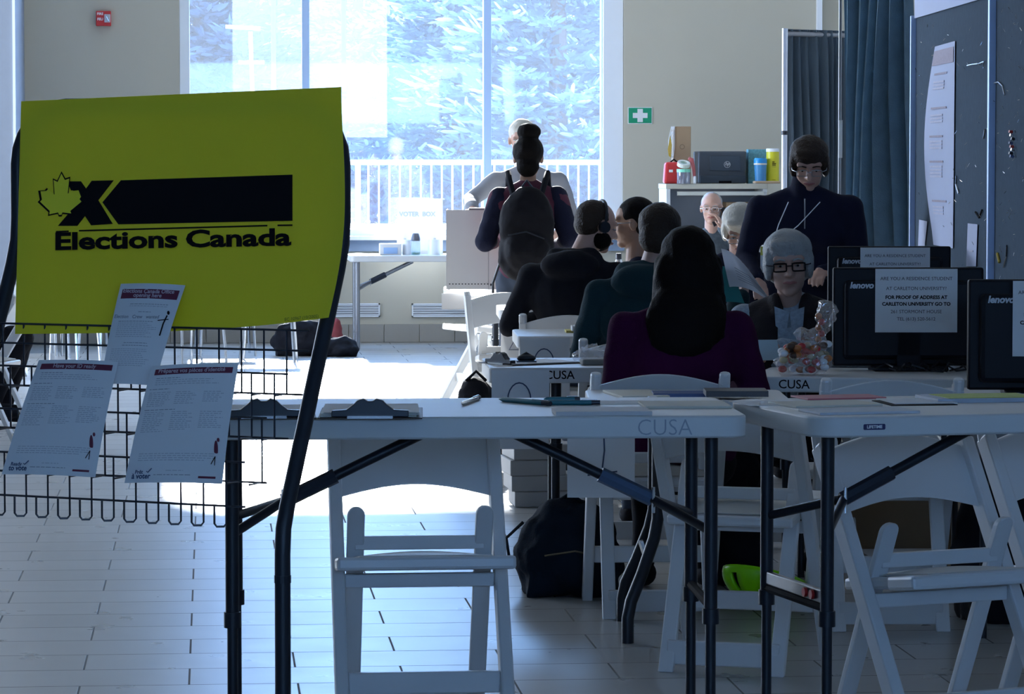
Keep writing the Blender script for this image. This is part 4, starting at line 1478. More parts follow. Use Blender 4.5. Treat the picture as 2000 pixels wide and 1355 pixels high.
def board_sheet(label, pts, cat, lines=(), off=.006, curl=0.0):
    base = b_px(*pts[3], off)
    t = thing('notice' if cat == 'notice' else 'paper_note', label, cat, Bm @ base, bz, 'papers pinned to the display board')
    Q = [b_px(u, v, off) - base for u, v in pts]
    def q(i, j, o=0):
        p = (Q[0] * (1 - i) + Q[1] * i) * (1 - j) + (Q[3] * (1 - i) + Q[2] * i) * j
        c = -curl * math.sin(PI * min(1, j * 1.02)) * (1 - i)
        return p + V((0, c - o, 0))
    MB().sheet(lambda i, j: q(i, j), 6, 14, .0008).build('sheet', M_bluep, t, smooth=True)
    for (i0, i1, j0, j1, m) in lines:
        mb = MB()
        a = [q(i0, j0, .003), q(i1, j0, .003), q(i1, j1, .003), q(i0, j1, .003)]
        b = [p + V((0, .001, 0)) for p in a]
        mb.add(a + b, [(0, 1, 2, 3), (7, 6, 5, 4), (0, 1, 5, 4), (1, 2, 6, 5), (2, 3, 7, 6), (3, 0, 4, 7)])
        mb.build('printed_block', m, t)
    return t
M_fd = mat('faded_brown_print', (.42, .36, .42), .8, noise_amt=.2, scale=80)
M_fd2 = mat('faded_pale_print', (.58, .57, .68), .8, noise_amt=.2, scale=80)
lines = [(.04, .96, .025, .10, M_fd)]
for j0, n in ((.14, 1), (.18, 3), (.31, 1), (.345, 3), (.45, 1), (.475, 3), (.575, 1), (.60, 4), (.77, 1), (.80, 3)):
    for k in range(n):
        lines.append((.2, .62 if n > 1 else .8 - .2 * random.random(), j0 + .016 * k, j0 + .016 * k + .010, M_fd if n == 1 else M_fd2))
board_sheet('long narrow white notice with faded brown print curling off the display board', [(1826, 91), (1865, 80), (1861, 485), (1823, 478)], 'notice', lines, curl=.045)
board_sheet('small white note near the lower left edge of the display board', [(1795, 429), (1811, 432), (1806, 480), (1793, 480)], 'note')
board_sheet('small pale note at the lower right of the display board', [(1890, 436), (1909, 438), (1906, 520), (1887, 520)], 'note', [(.3, .7, .62, .66, M_fd2)])
# big sheet bridging the board top
board_sheet('large white sheet pinned along the top of the display board', [(1786, -60), (1936, -110), (1936, -8), (1786, 36)], 'paper sheet', off=.01)
rn = random.Random(11)
sp1, sp2 = MB(), MB()
def debris(par_inv, us, vs_, n, mb):
    for _ in range(n):
        u, v = rn.uniform(*us), rn.uniform(*vs_)
        p = b_px(u, v, .004)
        mb.tube([p, p + V((rn.uniform(-.012, .012), -rn.uniform(.002, .012), rn.uniform(-.02, .02)))], .0014, 5)
debris(None, (1790, 1932), (40, 520), 60, sp1)
sp1.build('staples', M_chrome, brd)['kind'] = 'stuff'
def hook(pts, r, m, par, shift=0.0, name='pin'):
    mb = MB().tube([b_px(u, v, .006) - V((shift, 0, 0)) for u, v in pts], r, 6)
    return mb.build(name, m, par)
hook([(1889, 128), (1896, 126), (1912, 124), (1922, 120), (1921, 133)], .003, M_chrome, brd, name='torn_staples')
hook([(1868, 343), (1867, 360), (1872, 378)], .004, M_chrome, brd, name='torn_tape')
hook([(1905, 414), (1912, 425), (1918, 410)], .004, M_ink, brd, name='torn_tape')
hook([(1924, 253), (1921, 270)], .004, M_greym, brd, name='torn_tape')
bs = Lb + .01
sp2 = MB()
for _ in range(70):
    u, v = rn.uniform(1942, 2000), rn.uniform(10, 540)
    p = b_px(u, v, .004) - V((bs, 0, 0))
    sp2.tube([p, p + V((rn.uniform(-.012, .012), -.006, rn.uniform(-.015, .015)))], .0013, 5)
sp2.build('staples', M_chrome, brd2)['kind'] = 'stuff'
for k, v in enumerate((258, 265, 272, 280, 287, 293, 300, 306)):
    p = b_px(1978 + (k % 3) * 2, v, .006) - V((bs, 0, 0))
    MB().lathe([(.004, 0), (.007, .004), (.004, .012), (.006, .016)], p, 8, axis=(.3, -1, .2)).build('push_pin', [M_red, M_chrome, M_dark, mat('blue_card', (.08, .13, .3), .5)][k % 4], brd2)
p = b_px(1955, 168, .006) - V((bs, 0, 0))
hook([(1942, 162), (1950, 160), (1958, 168), (1962, 185)], .003, M_greym, brd2, bs, 'torn_tape')
hook([(1967, 478), (1966, 500), (1960, 522)], .004, M_chrome, brd2, bs, 'torn_tape')
hook([(1948, 495), (1952, 512)], .006, mat('gold_fabric', (.5, .35, .03), .6), brd2, bs, 'torn_tape')

# ------------------------------------------------------------------ monitors
def monitor(label, u0, u1, vtop, D, ztab, rz_cam, notice=True, hh=.345, signpx=None):
    a, b = P(u0, D, 0), P(u1, D, 0)
    w_ = (b - a).length
    c = (a + b) / 2
    th = -PSI + R(rz_cam)
    ztop = at((u0 + u1) / 2, vtop, D).z
    t = thing('monitor', label, 'monitor', (c.x, c.y, ztab), th, 'computer monitors seen from behind')
    zt2 = ztop - ztab
    zm = zt2 - hh / 2
    M_mon = mat('black_monitor_plastic', (.006, .007, .011), .5, noise_amt=.1, spec=.2)
    MB().box((0, 0, zm), (w_, .03, hh)).build('bezel', M_mon, t, bevel=.008)
    bk = MB()
    bk.box((0, -.03, zm - .01), (w_ * .86, .04, hh * .8), taper=1.0)
    bk.build('rear_shell', M_mon, t, bevel=.015)
    MB().box((0, -.038, zm - .1), (.09, .024, .2)).build('stand_neck', M_mon, t, bevel=.005)
    MB().box((0, -.02, .008), (.26, .2, .016)).build('stand_base', M_mon, t, bevel=.005)
    MB().box((0, .0155, zm), (w_ - .04, .002, hh - .04)).build('screen', mat('screen_off', (.01, .01, .012), .1), t)
    text('lenovo', .030, mat('silver_lettering', (.5, .52, .56), .3), t, (-w_ / 2 + .097, -.052, zt2 - .062), (1, 0, 0), (0, 0, 1), bold=.0012, shear=.2, align='CENTER')
    s = FPX / D
    if notice:
        nt_ = thing('notice', notice, 'notice', (0, 0, 0), 0, 'residence notices taped to the monitors')
        w2, h2 = .279, .216
        x0 = signpx - c0(t, th) if False else None
        cx = ((signpx[0] + signpx[1]) / 2 - (u0 + u1) / 2) / s
        wn = (signpx[1] - signpx[0]) / s
        ztn = at(u0, signpx[2], D).z
        hn = (signpx[3] - signpx[2]) / s
        th_ = th
        base = V((c.x, c.y, 0)) + V((math.cos(th_), math.sin(th_), 0)) * cx - depthdir(th_) * .0545
        nt_.location = (base.x, base.y, ztn - hn)
        nt_.rotation_euler = (0, 0, th_)
        MB().box((0, 0, hn / 2), (wn, .0008, hn)).build('sheet', M_paper, nt_)
        L = [('ARE YOU A RESIDENCE STUDENT', .0165, 0, .155), ('AT CARLETON UNIVERSITY?', .0165, 0, .31), ('FOR PROOF OF ADDRESS AT', .0165, .0006, .45), ('CARLETON UNIVERSITY GO TO', .0165, .0006, .555), ('261 STORMONT HOUSE', .0165, 0, .675), ('TEL (613) 520-5612', .0165, 0, .79)]
        for body, sz, bo, f_ in L:
            text(body, sz * wn / .279 * .98, M_ink if bo else mat('dark_grey_print', (.07, .07, .08), .8), nt_, (0, -.0008, hn * (1 - f_)), (1, 0, 0), (0, 0, 1), bold=bo, ext=.0002)
    return t
monitor('black monitor standing furthest back of the three, behind the other two', 1614, 1853, 480, 14.35, .74, 0, 'white residence notice on the furthest monitor, only its top lines showing', signpx=(1675, 1810, 482, 586))
monitor('black monitor in the middle, its whole notice showing', 1623, 1916, 521, 11.95, .74, 0, 'white residence notice fully readable on the middle monitor', signpx=(1703, 1862, 523, 646))
monitor('black monitor cut off by the right edge of the photo', 1885, 2190, 544, 10.65, .74, 0, 'white residence notice cut off by the right edge', signpx=(1968, 2140, 546, 692))
cbm = MB()
rn = random.Random(4)
for k in range(7):
    pts = []
    x = 1700 + 25 * k
    for i in range(7):
        q = P(x + i * 14 + rn.uniform(-8, 8), 11.75 + rn.uniform(-.1, .1), .745 + rn.uniform(0, .03))
        pts.append(q)
    cbm.tube(pts, .0035, 6)
tag(cbm.build('cables', M_black), 'tangle of black cables lying on the table at the foot of the middle monitor', 'cables', kind='stuff')

# ------------------------------------------------------------------ candy bag
cb2 = thing('candy_bag', 'clear gift bag of red and brown candies standing before the woman in the vest', 'gift bag', P(1573, 11.62, .74))
m_ = MB()
m_.ell((0, 0, .045), (.095, .06, .05)); m_.ell((.03, 0, .10), (.05, .04, .06)); m_.cap((.05, 0, .12), (.075, 0, .22), .02, .035); m_.ell((-.055, 0, .035), (.05, .04, .035)); m_.ell((.0, 0, .14), (.04, .03, .02))
bake(m_, 'film', M_clear, .006, 1, cb2, wrinkle=.012, wscale=45)
rn = random.Random(3)
for k in range(70):
    q = (rn.uniform(-.085, .08), rn.uniform(-.045, .04), .015 + rn.uniform(0, .09))
    mm = [M_red, mat('brown_candy', (.07, .03, .015), .5), M_frame, mat('orange_candy', (.5, .16, .04), .4), mat('cream_candy', (.5, .42, .25), .5)][k % 5]
    MB().ell(q, (.016, .013, .012), 8, 6).build('candy', mm, cb2, smooth=True)
for k in range(5):
    MB().ell((.045 + .01 * (k % 2), 0, .12 + .02 * k), (.012, .01, .012), 8, 6).build('candy', [mat('orange_candy', (.5, .16, .04), .4), M_red][k % 2], cb2, smooth=True)

# ------------------------------------------------------------------ floor things
def backpack(label, loc, rz, w_, d_, h_, m, seed=1, squash=1.0, strap=True, name='backpack'):
    t = thing(name, label, 'bag', loc, rz)
    b = MB()
    b.ell((0, 0, h_ * .36), (w_ * .5, d_ * .5, h_ * .37)); b.ell((0, .02, h_ * .62), (w_ * .42, d_ * .42, h_ * .36)); b.ell((w_ * .1, -d_ * .3, h_ * .28), (w_ * .34, d_ * .3, h_ * .24)); b.box((0, 0, h_ * .1), (w_ * .8, d_ * .75, h_ * .2))
    bake(b, 'body', m, .014, 5, t, wrinkle=.018, wscale=11, seed=seed)
    if strap:
        MB().tube([(-w_ * .4, -.02, h_ * .75), (-w_ * .55, -.05, h_ * .6), (-w_ * .52, -.06, h_ * .35), (-w_ * .58, -.04, h_ * .30)], .006, 6).build('strap', M_black, t, smooth=True)
        MB().tube([(-.05, 0, h_ * .93), (0, 0, h_ * 1.03), (.05, 0, h_ * .93)], .008, 8).build('grab_handle', m, t, smooth=True)
        MB().tube([(-w_ * .25, -d_ * .55, h_ * .45), (0, -d_ * .62, h_ * .5), (w_ * .3, -d_ * .55, h_ * .42)], .003, 6).build('zip', mat('brass_zip', (.12, .09, .04), .5), t)
    return t
M_navyb = mat('navy_nylon', (.007, .015, .026), .8, noise_amt=.2, bump=.2, bscale=120, spec=.1)
backpack('dark navy backpack slumped on the floor between the two chairs', chp(1112, 11.55), 0, .40, .28, .33, M_navyb, 2)
backpack('black bag standing on the floor under the left end of the desks', chp(930, 16.2), .2, .26, .22, .46, M_blackc, 5, name='shoulder_bag')
tag(MB().tube([P(846, 16.2, .01), P(862, 16.1, .03), P(900, 16.1, .012), P(955, 16.0, .01)], .008, 6).build('strap', M_black), 'loose black strap lying on the sunlit floor', 'strap')
backpack('big black duffel standing on the floor behind the lime helmet', chp(1425, 11.85), 0, .27, .24, .56, M_blackc, 7, strap=False, name='duffel_bag')
backpack('black bag on the floor at the right edge under the tables', chp(1985, 10.9), 0, .45, .3, .52, M_blackc, 8, strap=False, name='black_bag')
# stack of white boxes
for k in range(4):
    p = P(1052 + (6 if k == 0 else 0) - (7 if k == 2 else 0), 14.5, 0)
    o = MB().box((0, 0, 0), (.24 + .01 * (k % 2), .3, .066)).build('paper_ream', mat('grey_white_wrap', (.45, .45, .45), .6, noise_amt=.08), loc=(p.x, p.y + .1, .034 + .0675 * k), rz=.03 * k, bevel=.004)
    tag(o, ['white paper ream at the bottom of the stack on the floor', 'white paper ream second from the bottom of the stack', 'white paper ream third from the bottom, pushed out to the left', 'white paper ream on top of the stack on the floor'][k], 'paper ream', 'paper reams stacked on the floor')
for k in range(2):
    p = P(1345, 14.6, 0)
    tag(MB().box((0, 0, 0), (.40, .3, .10)).build('carton', M_boxw, loc=(p.x, p.y, .051 + .102 * k), bevel=.004), ['lower white carton behind the chair of the woman in purple', 'upper white carton behind the chair of the woman in purple'][k], 'carton', 'white cartons on the floor')
# helmet
hm = thing('bicycle_helmet', 'lime green bicycle helmet lying on the floor behind the table legs', 'helmet', chp(1495, 11.1))
he = MB()
nseg, nr = 28, 12
vs2, fs2 = [], []
for j in range(nr + 1):
    a = R(92 * j / nr)
    for k in range(nseg):
        b = 2 * PI * k / nseg
        r_ = math.sin(a)
        vs2.append(V((.145 * r_ * math.cos(b), .11 * r_ * math.sin(b), -.10 * math.cos(a))))
for j in range(nr):
    for k in range(nseg):
        b = 2 * PI * (k + .5) / nseg
        # vents: long slots left open
        slot = (k % 4 in (0,)) and 3 <= j <= 9
        if slot:
            continue
        fs2.append((j * nseg + k, j * nseg + (k + 1) % nseg, (j + 1) * nseg + (k + 1) % nseg, (j + 1) * nseg + k))
q = Euler((R(-18), R(14), 0)).to_matrix()
he.add([q @ p + V((0, 0, .112)) for p in vs2], fs2)
ho = he.build('shell', M_lime, hm, smooth=True)
sm = ho.modifiers.new('s', 'SOLIDIFY'); sm.thickness = .014; sm.offset = -1
he2 = MB().add([q @ (p * .86) + V((0, 0, .112)) for p in vs2], [(j * nseg + k, j * nseg + (k + 1) % nseg, (j + 1) * nseg + (k + 1) % nseg, (j + 1) * nseg + k) for j in range(nr) for k in range(nseg)])
he2.build('liner', M_ink, hm, smooth=True)
# open cardboard boxes under the tables
def open_box(label, u, D, w_, d_, h_, inner=True):
    p = P(u, D, 0)
    t = thing('cardboard_box', label, 'box', p, -PSI + R(4), 'open cardboard boxes under the tables')
    m_ = MB()
    m_.box((0, d_ / 2, h_ / 2), (w_, .006, h_)); m_.box((-w_ / 2, 0, h_ / 2), (.006, d_, h_)); m_.box((w_ / 2, 0, h_ / 2), (.006, d_, h_)); m_.box((0, 0, .003), (w_, d_, .006)); m_.box((0, -d_ / 2, h_ * .1), (w_, .006, h_ * .2))
    m_.build('carton', M_card, t)
    MB().box((-w_ / 2 - .06, 0, h_ * .97), (.14, d_, .005), Euler((0, R(-50), 0))).build('flap', M_card, t)
    return t
open_box('open cardboard box on its side under the tables, holding white and blue papers', 1760, 12.4, .46, .36, .22)
p = P(1765, 12.35, .012)
tag(MB().box((0, 0, .012), (.27, .22, .024)).build('paper_stack', mat('blue_ream', (.10, .12, .35), .5), loc=p, bevel=.002), 'blue-edged paper stack inside the open cardboard box', 'papers', 'papers in the cardboard box')
tag(MB().box((0, 0, .006), (.30, .24, .012)).build('paper_stack', M_boxw, loc=p + V((0, 0, .026)), bevel=.002), 'white paper stack on top of the blue-edged one in the box', 'papers', 'papers in the cardboard box')

# left edge: stacked metal chairs and bench bases by the wall
st = 'chrome-legged black chairs by the far wall'
def metal_chair(label, loc, rz):
    t = thing('stacking_chair', label, 'chair', loc, rz, st)
    for sx in (-1, 1):
        for sy in (-1, 1):
            MB().tube([(sx * .21, sy * .2, 0), (sx * .19, sy * .17, .44)], .011, 8).build('leg', M_chrome, t, smooth=True)
    MB().box((0, 0, .455), (.43, .42, .03)).build('seat', M_dark, t, bevel=.012)
    MB().box((0, -.2, .72), (.41, .025, .26), Euler((R(-8), 0, 0))).build('backrest', M_dark, t, bevel=.012)
    for sx in (-1, 1):
        MB().tube([(sx * .19, -.17, .44), (sx * .19, -.21, .8)], .011, 8).build('back_post', M_chrome, t)
    return t
mc = metal_chair('chrome-legged black chair by the far wall, leftmost behind the flyers', chp(70, 25.6), .3)
for k, (u, D, r_, lb) in enumerate(((125, 24.7, 1.2, 'second chrome-legged black chair from the left behind the flyers'), (165, 26.1, .2, 'third chrome-legged black chair from the left behind the flyers'), (222, 25.3, 2.0, 'fourth chrome-legged black chair from the left, beside the tall flyer'), (365, 25.0, .7, 'chrome-legged black chair under the poster, right of the tall flyer'), (440, 26.0, .1, 'chrome-legged black chair under the middle of the poster'), (525, 25.2, 1.5, 'chrome-legged black chair under the right part of the poster'))):
    dup(mc, chp(u, D), r_, lb, st)
rbg = backpack('dark red bag on the floor behind the right rack tube', chp(654, 26.6), 0, .12, .16, .26, mat('brick_red_cloth', (.25, .04, .045), .8), 9, strap=False, name='red_bag')
backpack('low dark bag on the floor by the far wall, right of the rack tube', chp(665, 25.8), 0, .3, .2, .15, M_blackc, 10, strap=False, name='dark_bag')
backpack('dark bag lying on the floor under the poster by the far wall', chp(590, 25.9), 0, .5, .25, .28, M_blackc, 11, strap=False, name='dark_bag')

# ------------------------------------------------------------------ people
def rot3(pitch=0.0, yaw=0.0, roll=0.0):
    """head turn: pitch>0 looks down, yaw>0 turns to the person's left"""
    return (Matrix.Rotation(R(yaw), 3, 'Z') @ Matrix.Rotation(R(-pitch), 3, 'X') @ Matrix.Rotation(R(roll), 3, 'Y'))


def hand(mb, w, d, n, side, curl=.5, s=1.0):
    """palm, four unequal bent fingers and a side thumb; d points to the fingers, n out of the palm"""
    d = V(d).normalized(); n = V(n)
    n = (n - d * n.dot(d)).normalized()
    x = d.cross(n) * side
    w = V(w)
    q = Matrix((x, d, n)).transposed()
    mb.ell(w + d * .045 * s, (.040 * s, .050 * s, .015 * s), 12, 8, q)
    mb.cap(w - d * .02, w + d * .03, .025 * s, .024 * s, 10)
    for k, (ox, L) in enumerate(((.029, .068), (.010, .078), (-.010, .072), (-.028, .056))):
        b = w + d * .080 * s + x * ox * s
        a1 = curl * .6 + .05 * k
        d1 = d * math.cos(a1) + n * math.sin(a1) + x * ox * 2.5
        p1 = b + d1.normalized() * L * .5 * s
        a2 = curl * 1.5
        d2 = d * math.cos(a2) + n * math.sin(a2)
        p2 = p1 + d2.normalized() * L * .5 * s
        mb.cap(b - d * .02 * s, p1, .0092 * s, .0085 * s, 8)
        mb.cap(p1, p2, .0085 * s, .0072 * s, 8)
    tb = w + d * .02 * s + x * .03 * s
    t1 = tb + (x * .75 + d * .6 + n * .25).normalized() * .038 * s
    t2 = t1 + (x * .25 + d * .9 + n * .45).normalized() * .030 * s
    mb.cap(tb, t1, .013 * s, .010 * s, 8)
    mb.cap(t1, t2, .010 * s, .008 * s, 8)


def person(label, u, D, deg, pz=.50, lean=8, twist=0, head=(0, 0, 0), headoff=(0, 0, 0), skin=None, top=None, legs=None, hair=None, hair_style='short',
           arms=None, leg_pose=None, glasses=False, sleeves=True, wide=1.0, hands_on=(True, True), hand_dirs=None, female=False, face=True, vox=.007, seed=1, beard=None, collar=None, shoes=None):
    skin = skin or M_skin
    q = P(u, D, 0)
    t = thing('person', label, 'person', (q.x, q.y, 0), FACE(deg))
    Ls = Matrix.Rotation(R(-lean), 3, 'X')
    Tw = Matrix.Rotation(R(twist), 3, 'Z')
    B = Tw @ Ls
    pel = V((0, 0, pz))
    def sp(x, y, z):
        return pel + B @ V((x, y, z))
    W = wide
    neck = sp(0, -.005, .50)
    sh = {-1: sp(-.165 * W, 0, .425), 1: sp(.165 * W, 0, .425)}
    hc = neck + V((0, .015, .145)) + V(headoff)
    Rh = Tw @ rot3(*head)
    def hp(x, y, z):
        return hc + Rh @ V((x, y, z))
    def torso(mb, k):
        mb.ell(sp(0, 0, .03), (.160 * W * k, .125 * k, .125 * k), rot=B)
        mb.ell(sp(0, .005, .17), (.140 * W * k, .108 * k, .15 * k), rot=B)
        mb.ell(sp(0, .0, .33), (.158 * W * k, .112 * k, .155 * k), rot=B)
        for s in (-1, 1):
            mb.cap(sp(0, -.01, .445), sh[s], .062 * k, .050 * k)
            mb.cap(sp(0, -.012, .49), sp(s * .11 * W, -.01, .45), .050 * k, .040 * k)
            if female:
                mb.ell(sp(s * .07, .075, .30), (.06 * k, .05 * k, .06 * k), rot=B)
    dflt = {s: [V((s * .24 * W, .04, pz + .20)), V((s * .16, .24, pz + .16))] for s in (-1, 1)}
    A = dict(dflt)
    for s in (-1, 1):
        if arms and arms.get(s):
            A[s] = [V(p) for p in arms[s]]
    seated = leg_pose is None
    Lg = leg_pose or {s: [V((s * .10, .42, .47)), V((s * .11, .44, .08))] for s in (-1, 1)}
    def limbs_arm(mb, k, stop=1.0):
        for s in (-1, 1):
            e, w = A[s]
            mb.cap(sh[s], e, .048 * k, .039 * k)
            mb.cap(e, e.lerp(w, stop), .039 * k, (.027 if stop == 1.0 else .030) * k)
    def limbs_leg(mb, k, foot=True):
        for s in (-1, 1):
            kn, an = [V(p) for p in Lg[s]]
            h = pel + V((s * .09, 0, -.02))
            mb.cap(h, kn, .085 * k, .056 * k)
            mb.cap(kn, an, .054 * k, .036 * k)
            if foot:
                mb.ell(an + V((0, .06, -.035)), (.04, .12, .04))
    b = MB()
    torso(b, .92)
    limbs_arm(b, 1)
    limbs_leg(b, .9)
    b.cap(neck - V((0, 0, .05)), hp(0, -.02, -.05), .056 if not female else .048, .052 if not female else .045)
    # head
    b.ell(hp(0, -.012, .035), (.076, .094, .082), 20, 14, Rh)
    b.ell(hp(0, .018, -.03), (.061, .070, .078), 18, 12, Rh)
    b.ell(hp(0, .058, -.088), (.028, .026, .022), 12, 8, Rh)
    b.ell(hp(0, .022, -.060), (.056, .058, .045), 16, 10, Rh)
    if face:
        b.cap(hp(0, .078, .015), hp(0, .104, -.022), .010, .014, 10)
        b.cap(hp(-.013, .092, -.026), hp(.013, .092, -.026), .009, .009, 8)
        b.cap(hp(-.045, .068, .030), hp(.045, .068, .030), .014, .014, 8)
        b.ell(hp(0, .080, -.056), (.026, .014, .013), 12, 8, Rh)
        for s in (-1, 1):
            b.ell(hp(s * .036, .056, -.024), (.024, .024, .026), 10, 8, Rh)
    for s in (-1, 1):
        b.ell(hp(s * .076, -.004, -.002), (.010, .020, .031), 10, 8, Rh @ Matrix.Rotation(R(s * -18), 3, 'Z'))
    hd = hand_dirs or {}
    for s in (-1, 1):
        if hands_on[0 if s < 0 else 1]:
            e, w = A[s]
            d, n, c_ = hd.get(s, ((w - e), V((0, 0, -1)), .5))
            if abs(V(d).normalized().dot(V(n).normalized())) > .95:
                n = V((-s, .1, 0))
            hand(b, w, d, n, -s, c_)
    bo = bake(b, 'body', skin, vox if not face else min(vox, .006), 4, t)
    if face:
        for s in (-1, 1):
            eo = MB().ell(hp(s * .032, .0765, .006), (.012, .007, .0045), 12, 8, Rh).build('eye', M_eyew, t, smooth=True)
            MB().ell(hp(s * .032, .0825, .006), (.0048, .004, .0042), 10, 6, Rh).build('iris', M_ink, eo, smooth=True)
            MB().tube([hp(s * .014, .088, .026), hp(s * .032, .088, .031), hp(s * .050, .076, .025)], .0035, 6).build('eyebrow', hair if hair and hair not in (M_hairw,) else M_hairg, t, smooth=True)
        MB().tube([hp(-.024, .083, -.056), hp(-.012, .092, -.054), hp(0, .0945, -.056), hp(.012, .092, -.054), hp(.024, .083, -.056)], [.003, .0055, .006, .0055, .003], 8).build('lips', M_lip, t, smooth=True)
    if glasses:
        g_ = MB()
        for s in (-1, 1):
            g_.tube([hp(s * .034 + .027 * max(-.85, min(.85, 1.15 * math.cos(2 * PI * k / 18))), .101, .003 + .018 * max(-.8, min(.8, 1.1 * math.sin(2 * PI * k / 18)))) for k in range(18)], .0030 if glasses is M_ink else .0018, 6, closed=True)
            g_.tube([hp(s * .059, .10, .01), hp(s * .078, .08, .01), hp(s * .084, .0, .008)], .002, 6)
        g_.tube([hp(-.008, .102, .008), hp(.008, .102, .008)], .002, 6)
        g_.build('glasses', glasses if not isinstance(glasses, bool) else M_ink, t, smooth=True)
    if top is not None:
        c_ = MB()
        torso(c_, 1.09)
        if sleeves is True:
            limbs_arm(c_, 1.32, .97)
        elif sleeves:
            limbs_arm(c_, 1.32, sleeves)
        else:
            for s in (-1, 1):
                c_.cap(sh[s], sh[s].lerp(A[s][0], .15), .06, .055)
        if collar == 'hood':
            c_.ell(sp(0, -.09, .47), (.14, .075, .07), rot=B)
            c_.cap(sp(-.08, -.02, .50), sp(.08, -.02, .50), .055, .055)
        elif collar == 'high':
            c_.cap(neck - V((0, 0, .03)), neck + V((0, .01, .045)), .068, .064)
        if seated:
            c_.ell(pel + V((0, -.01, .05)), (.172 * W, .138, .10))
        bake(c_, 'top', top, .011, 4, t, wrinkle=.009, wscale=7, seed=seed)
    if legs is not None:
        c_ = MB()
        c_.ell(pel + V((0, 0, -.01)), (.165 * W, .13, .12))
        limbs_leg(c_, 1.12, False)
        bake(c_, 'trousers', legs, .013, 4, t, wrinkle=.006, wscale=9, seed=seed + 4)
        for s in (-1, 1):
            an = V(Lg[s][1])
            MB().ell(an + V((0, .06, -.035)), (.048, .135, .044)).build('shoe', shoes or M_blackc, t, smooth=True)
    if hair is not None:
        h_ = MB()
        if hair_style == 'short':
            h_.ell(hp(0, -.022, .045), (.084, .095, .084), 20, 14, Rh)
            h_.ell(hp(0, -.05, -.01), (.074, .06, .07), 16, 10, Rh)
        elif hair_style == 'buzz':
            h_.ell(hp(0, -.022, .038), (.0795, .0915, .082), 20, 14, Rh)
            h_.ell(hp(0, -.045, .0), (.073, .062, .06), 16, 10, Rh)
        elif hair_style == 'bald':
            h_.ell(hp(0, -.040, .005), (.0785, .070, .055), 20, 14, Rh)
        elif hair_style == 'bob':
            h_.ell(hp(0, -.015, .052), (.092, .098, .083), 20, 14, Rh)
            h_.ell(hp(0, -.045, .0), (.092, .07, .085), 18, 12, Rh)
            for s in (-1, 1):
                h_.ell(hp(s * .074, .012, .01), (.022, .045, .065), 12, 8, Rh)
            h_.ell(hp(.01, .055, .082), (.062, .036, .026), 14, 8, Rh)
        elif hair_style == 'long':
            h_.ell(hp(0, -.02, .04), (.092, .10, .09), 20, 14, Rh)
            h_.ell(hp(0, -.045, -.07), (.118, .068, .15), 18, 12, Rh)
            h_.ell(hp(-.01, -.075, -.19), (.135, .058, .13), 18, 12, Rh)
            h_.ell(hp(-.02, -.085, -.23), (.12, .045, .10), 18, 12, Rh)
            for s in (-1, 1):
                h_.cap(hp(s * .08, -.02, 0), hp(s * .10, -.04, -.25), .035, .03)
        elif hair_style == 'bun':
            h_.ell(hp(0, -.022, .04), (.088, .10, .088), 20, 14, Rh)
            h_.ell(hp(0, -.05, -.04), (.066, .055, .07), 16, 10, Rh)
            h_.ell(hp(.005, -.035, .145), (.068, .062, .052), 16, 10, Rh)
        bake(h_, 'hair', hair, .007, 3, t, wrinkle=.004 if hair_style == 'long' else .003, wscale=22, seed=seed)
    if beard is not None:
        bb_ = MB()
        bb_.ell(hp(0, .036, -.072), (.044, .046, .034), 16, 10, Rh)
        for s in (-1, 1):
            bb_.ell(hp(s * .046, .022, -.055), (.022, .048, .045), 12, 8, Rh)
        bake(bb_, 'beard', beard, .006, 3, t)
    t2 = t
    return t, hp, sp, sh, A


# woman with the backpack, standing
stand = {s: [V((s * .10, .03, .48)), V((s * .10, 0, .08))] for s in (-1, 1)}
t1, hp1, sp1_, sh1, A1 = person('person standing with dark hair in a high bun and a black backpack', 1031, 18.95, -2, pz=.845, lean=4, leg_pose=stand, female=True, skin=M_skin2,
    head=(6, 0, 0), top=M_maroonc, legs=M_denim, hair=M_hairk, hair_style='bun', face=False, wide=.95, seed=2,
    arms={-1: [(-.235, -.02, 1.03), (-.20, .22, 1.02)], 1: [(.235, -.03, 1.05), (.17, .2, 1.0)]})
c_ = MB()
for s in (-1, 1):
    e, w_ = A1[s]
    c_.cap(sh1[s], e, .068, .058); c_.cap(e, e.lerp(w_, .9), .058, .042)
bake(c_, 'sleeves', M_navy, .011, 3, t1, wrinkle=.008, seed=5)
bp = thing('backpack', 'black shiny backpack worn by the person with the bun', 'bag', t1.location + V((0, 0, 0)), t1.rotation_euler.z)
k_ = MB()
k_.ell((.0, -.21, 1.13), (.155, .085, .21)); k_.ell((0, -.20, .97), (.165, .09, .17)); k_.ell((0, -.25, .98), (.13, .07, .13))
bake(k_, 'body', mat('black_shiny_nylon', (.006, .006, .009), .65, bump=.15, bscale=60, spec=.12), .011, 4, bp, wrinkle=.010, wscale=9, seed=8)
for s in (-1, 1):
    MB().tube([(s * .075, -.15, 1.28), (s * .10, -.10, 1.37), (s * .11, -.01, 1.41), (s * .11, .07, 1.36), (s * .12, .10, 1.2)], .017, 8).build('shoulder_strap', M_blackc, bp, smooth=True)
    MB().tube([(s * .15, -.15, .92), (s * .19, -.14, .80), (s * .19, -.1, .66 if s < 0 else .8)], .007, 6).build('loose_strap', M_black, bp, smooth=True)
MB().tube([(-.1, -.315, 1.07), (0, -.325, 1.09), (.1, -.31, 1.05)], .004, 6).build('zip', M_black, bp)
MB().tube([(-.03, -.2, 1.33), (0, -.2, 1.37), (.03, -.2, 1.33)], .007, 6).build('grab_handle', M_black, bp)

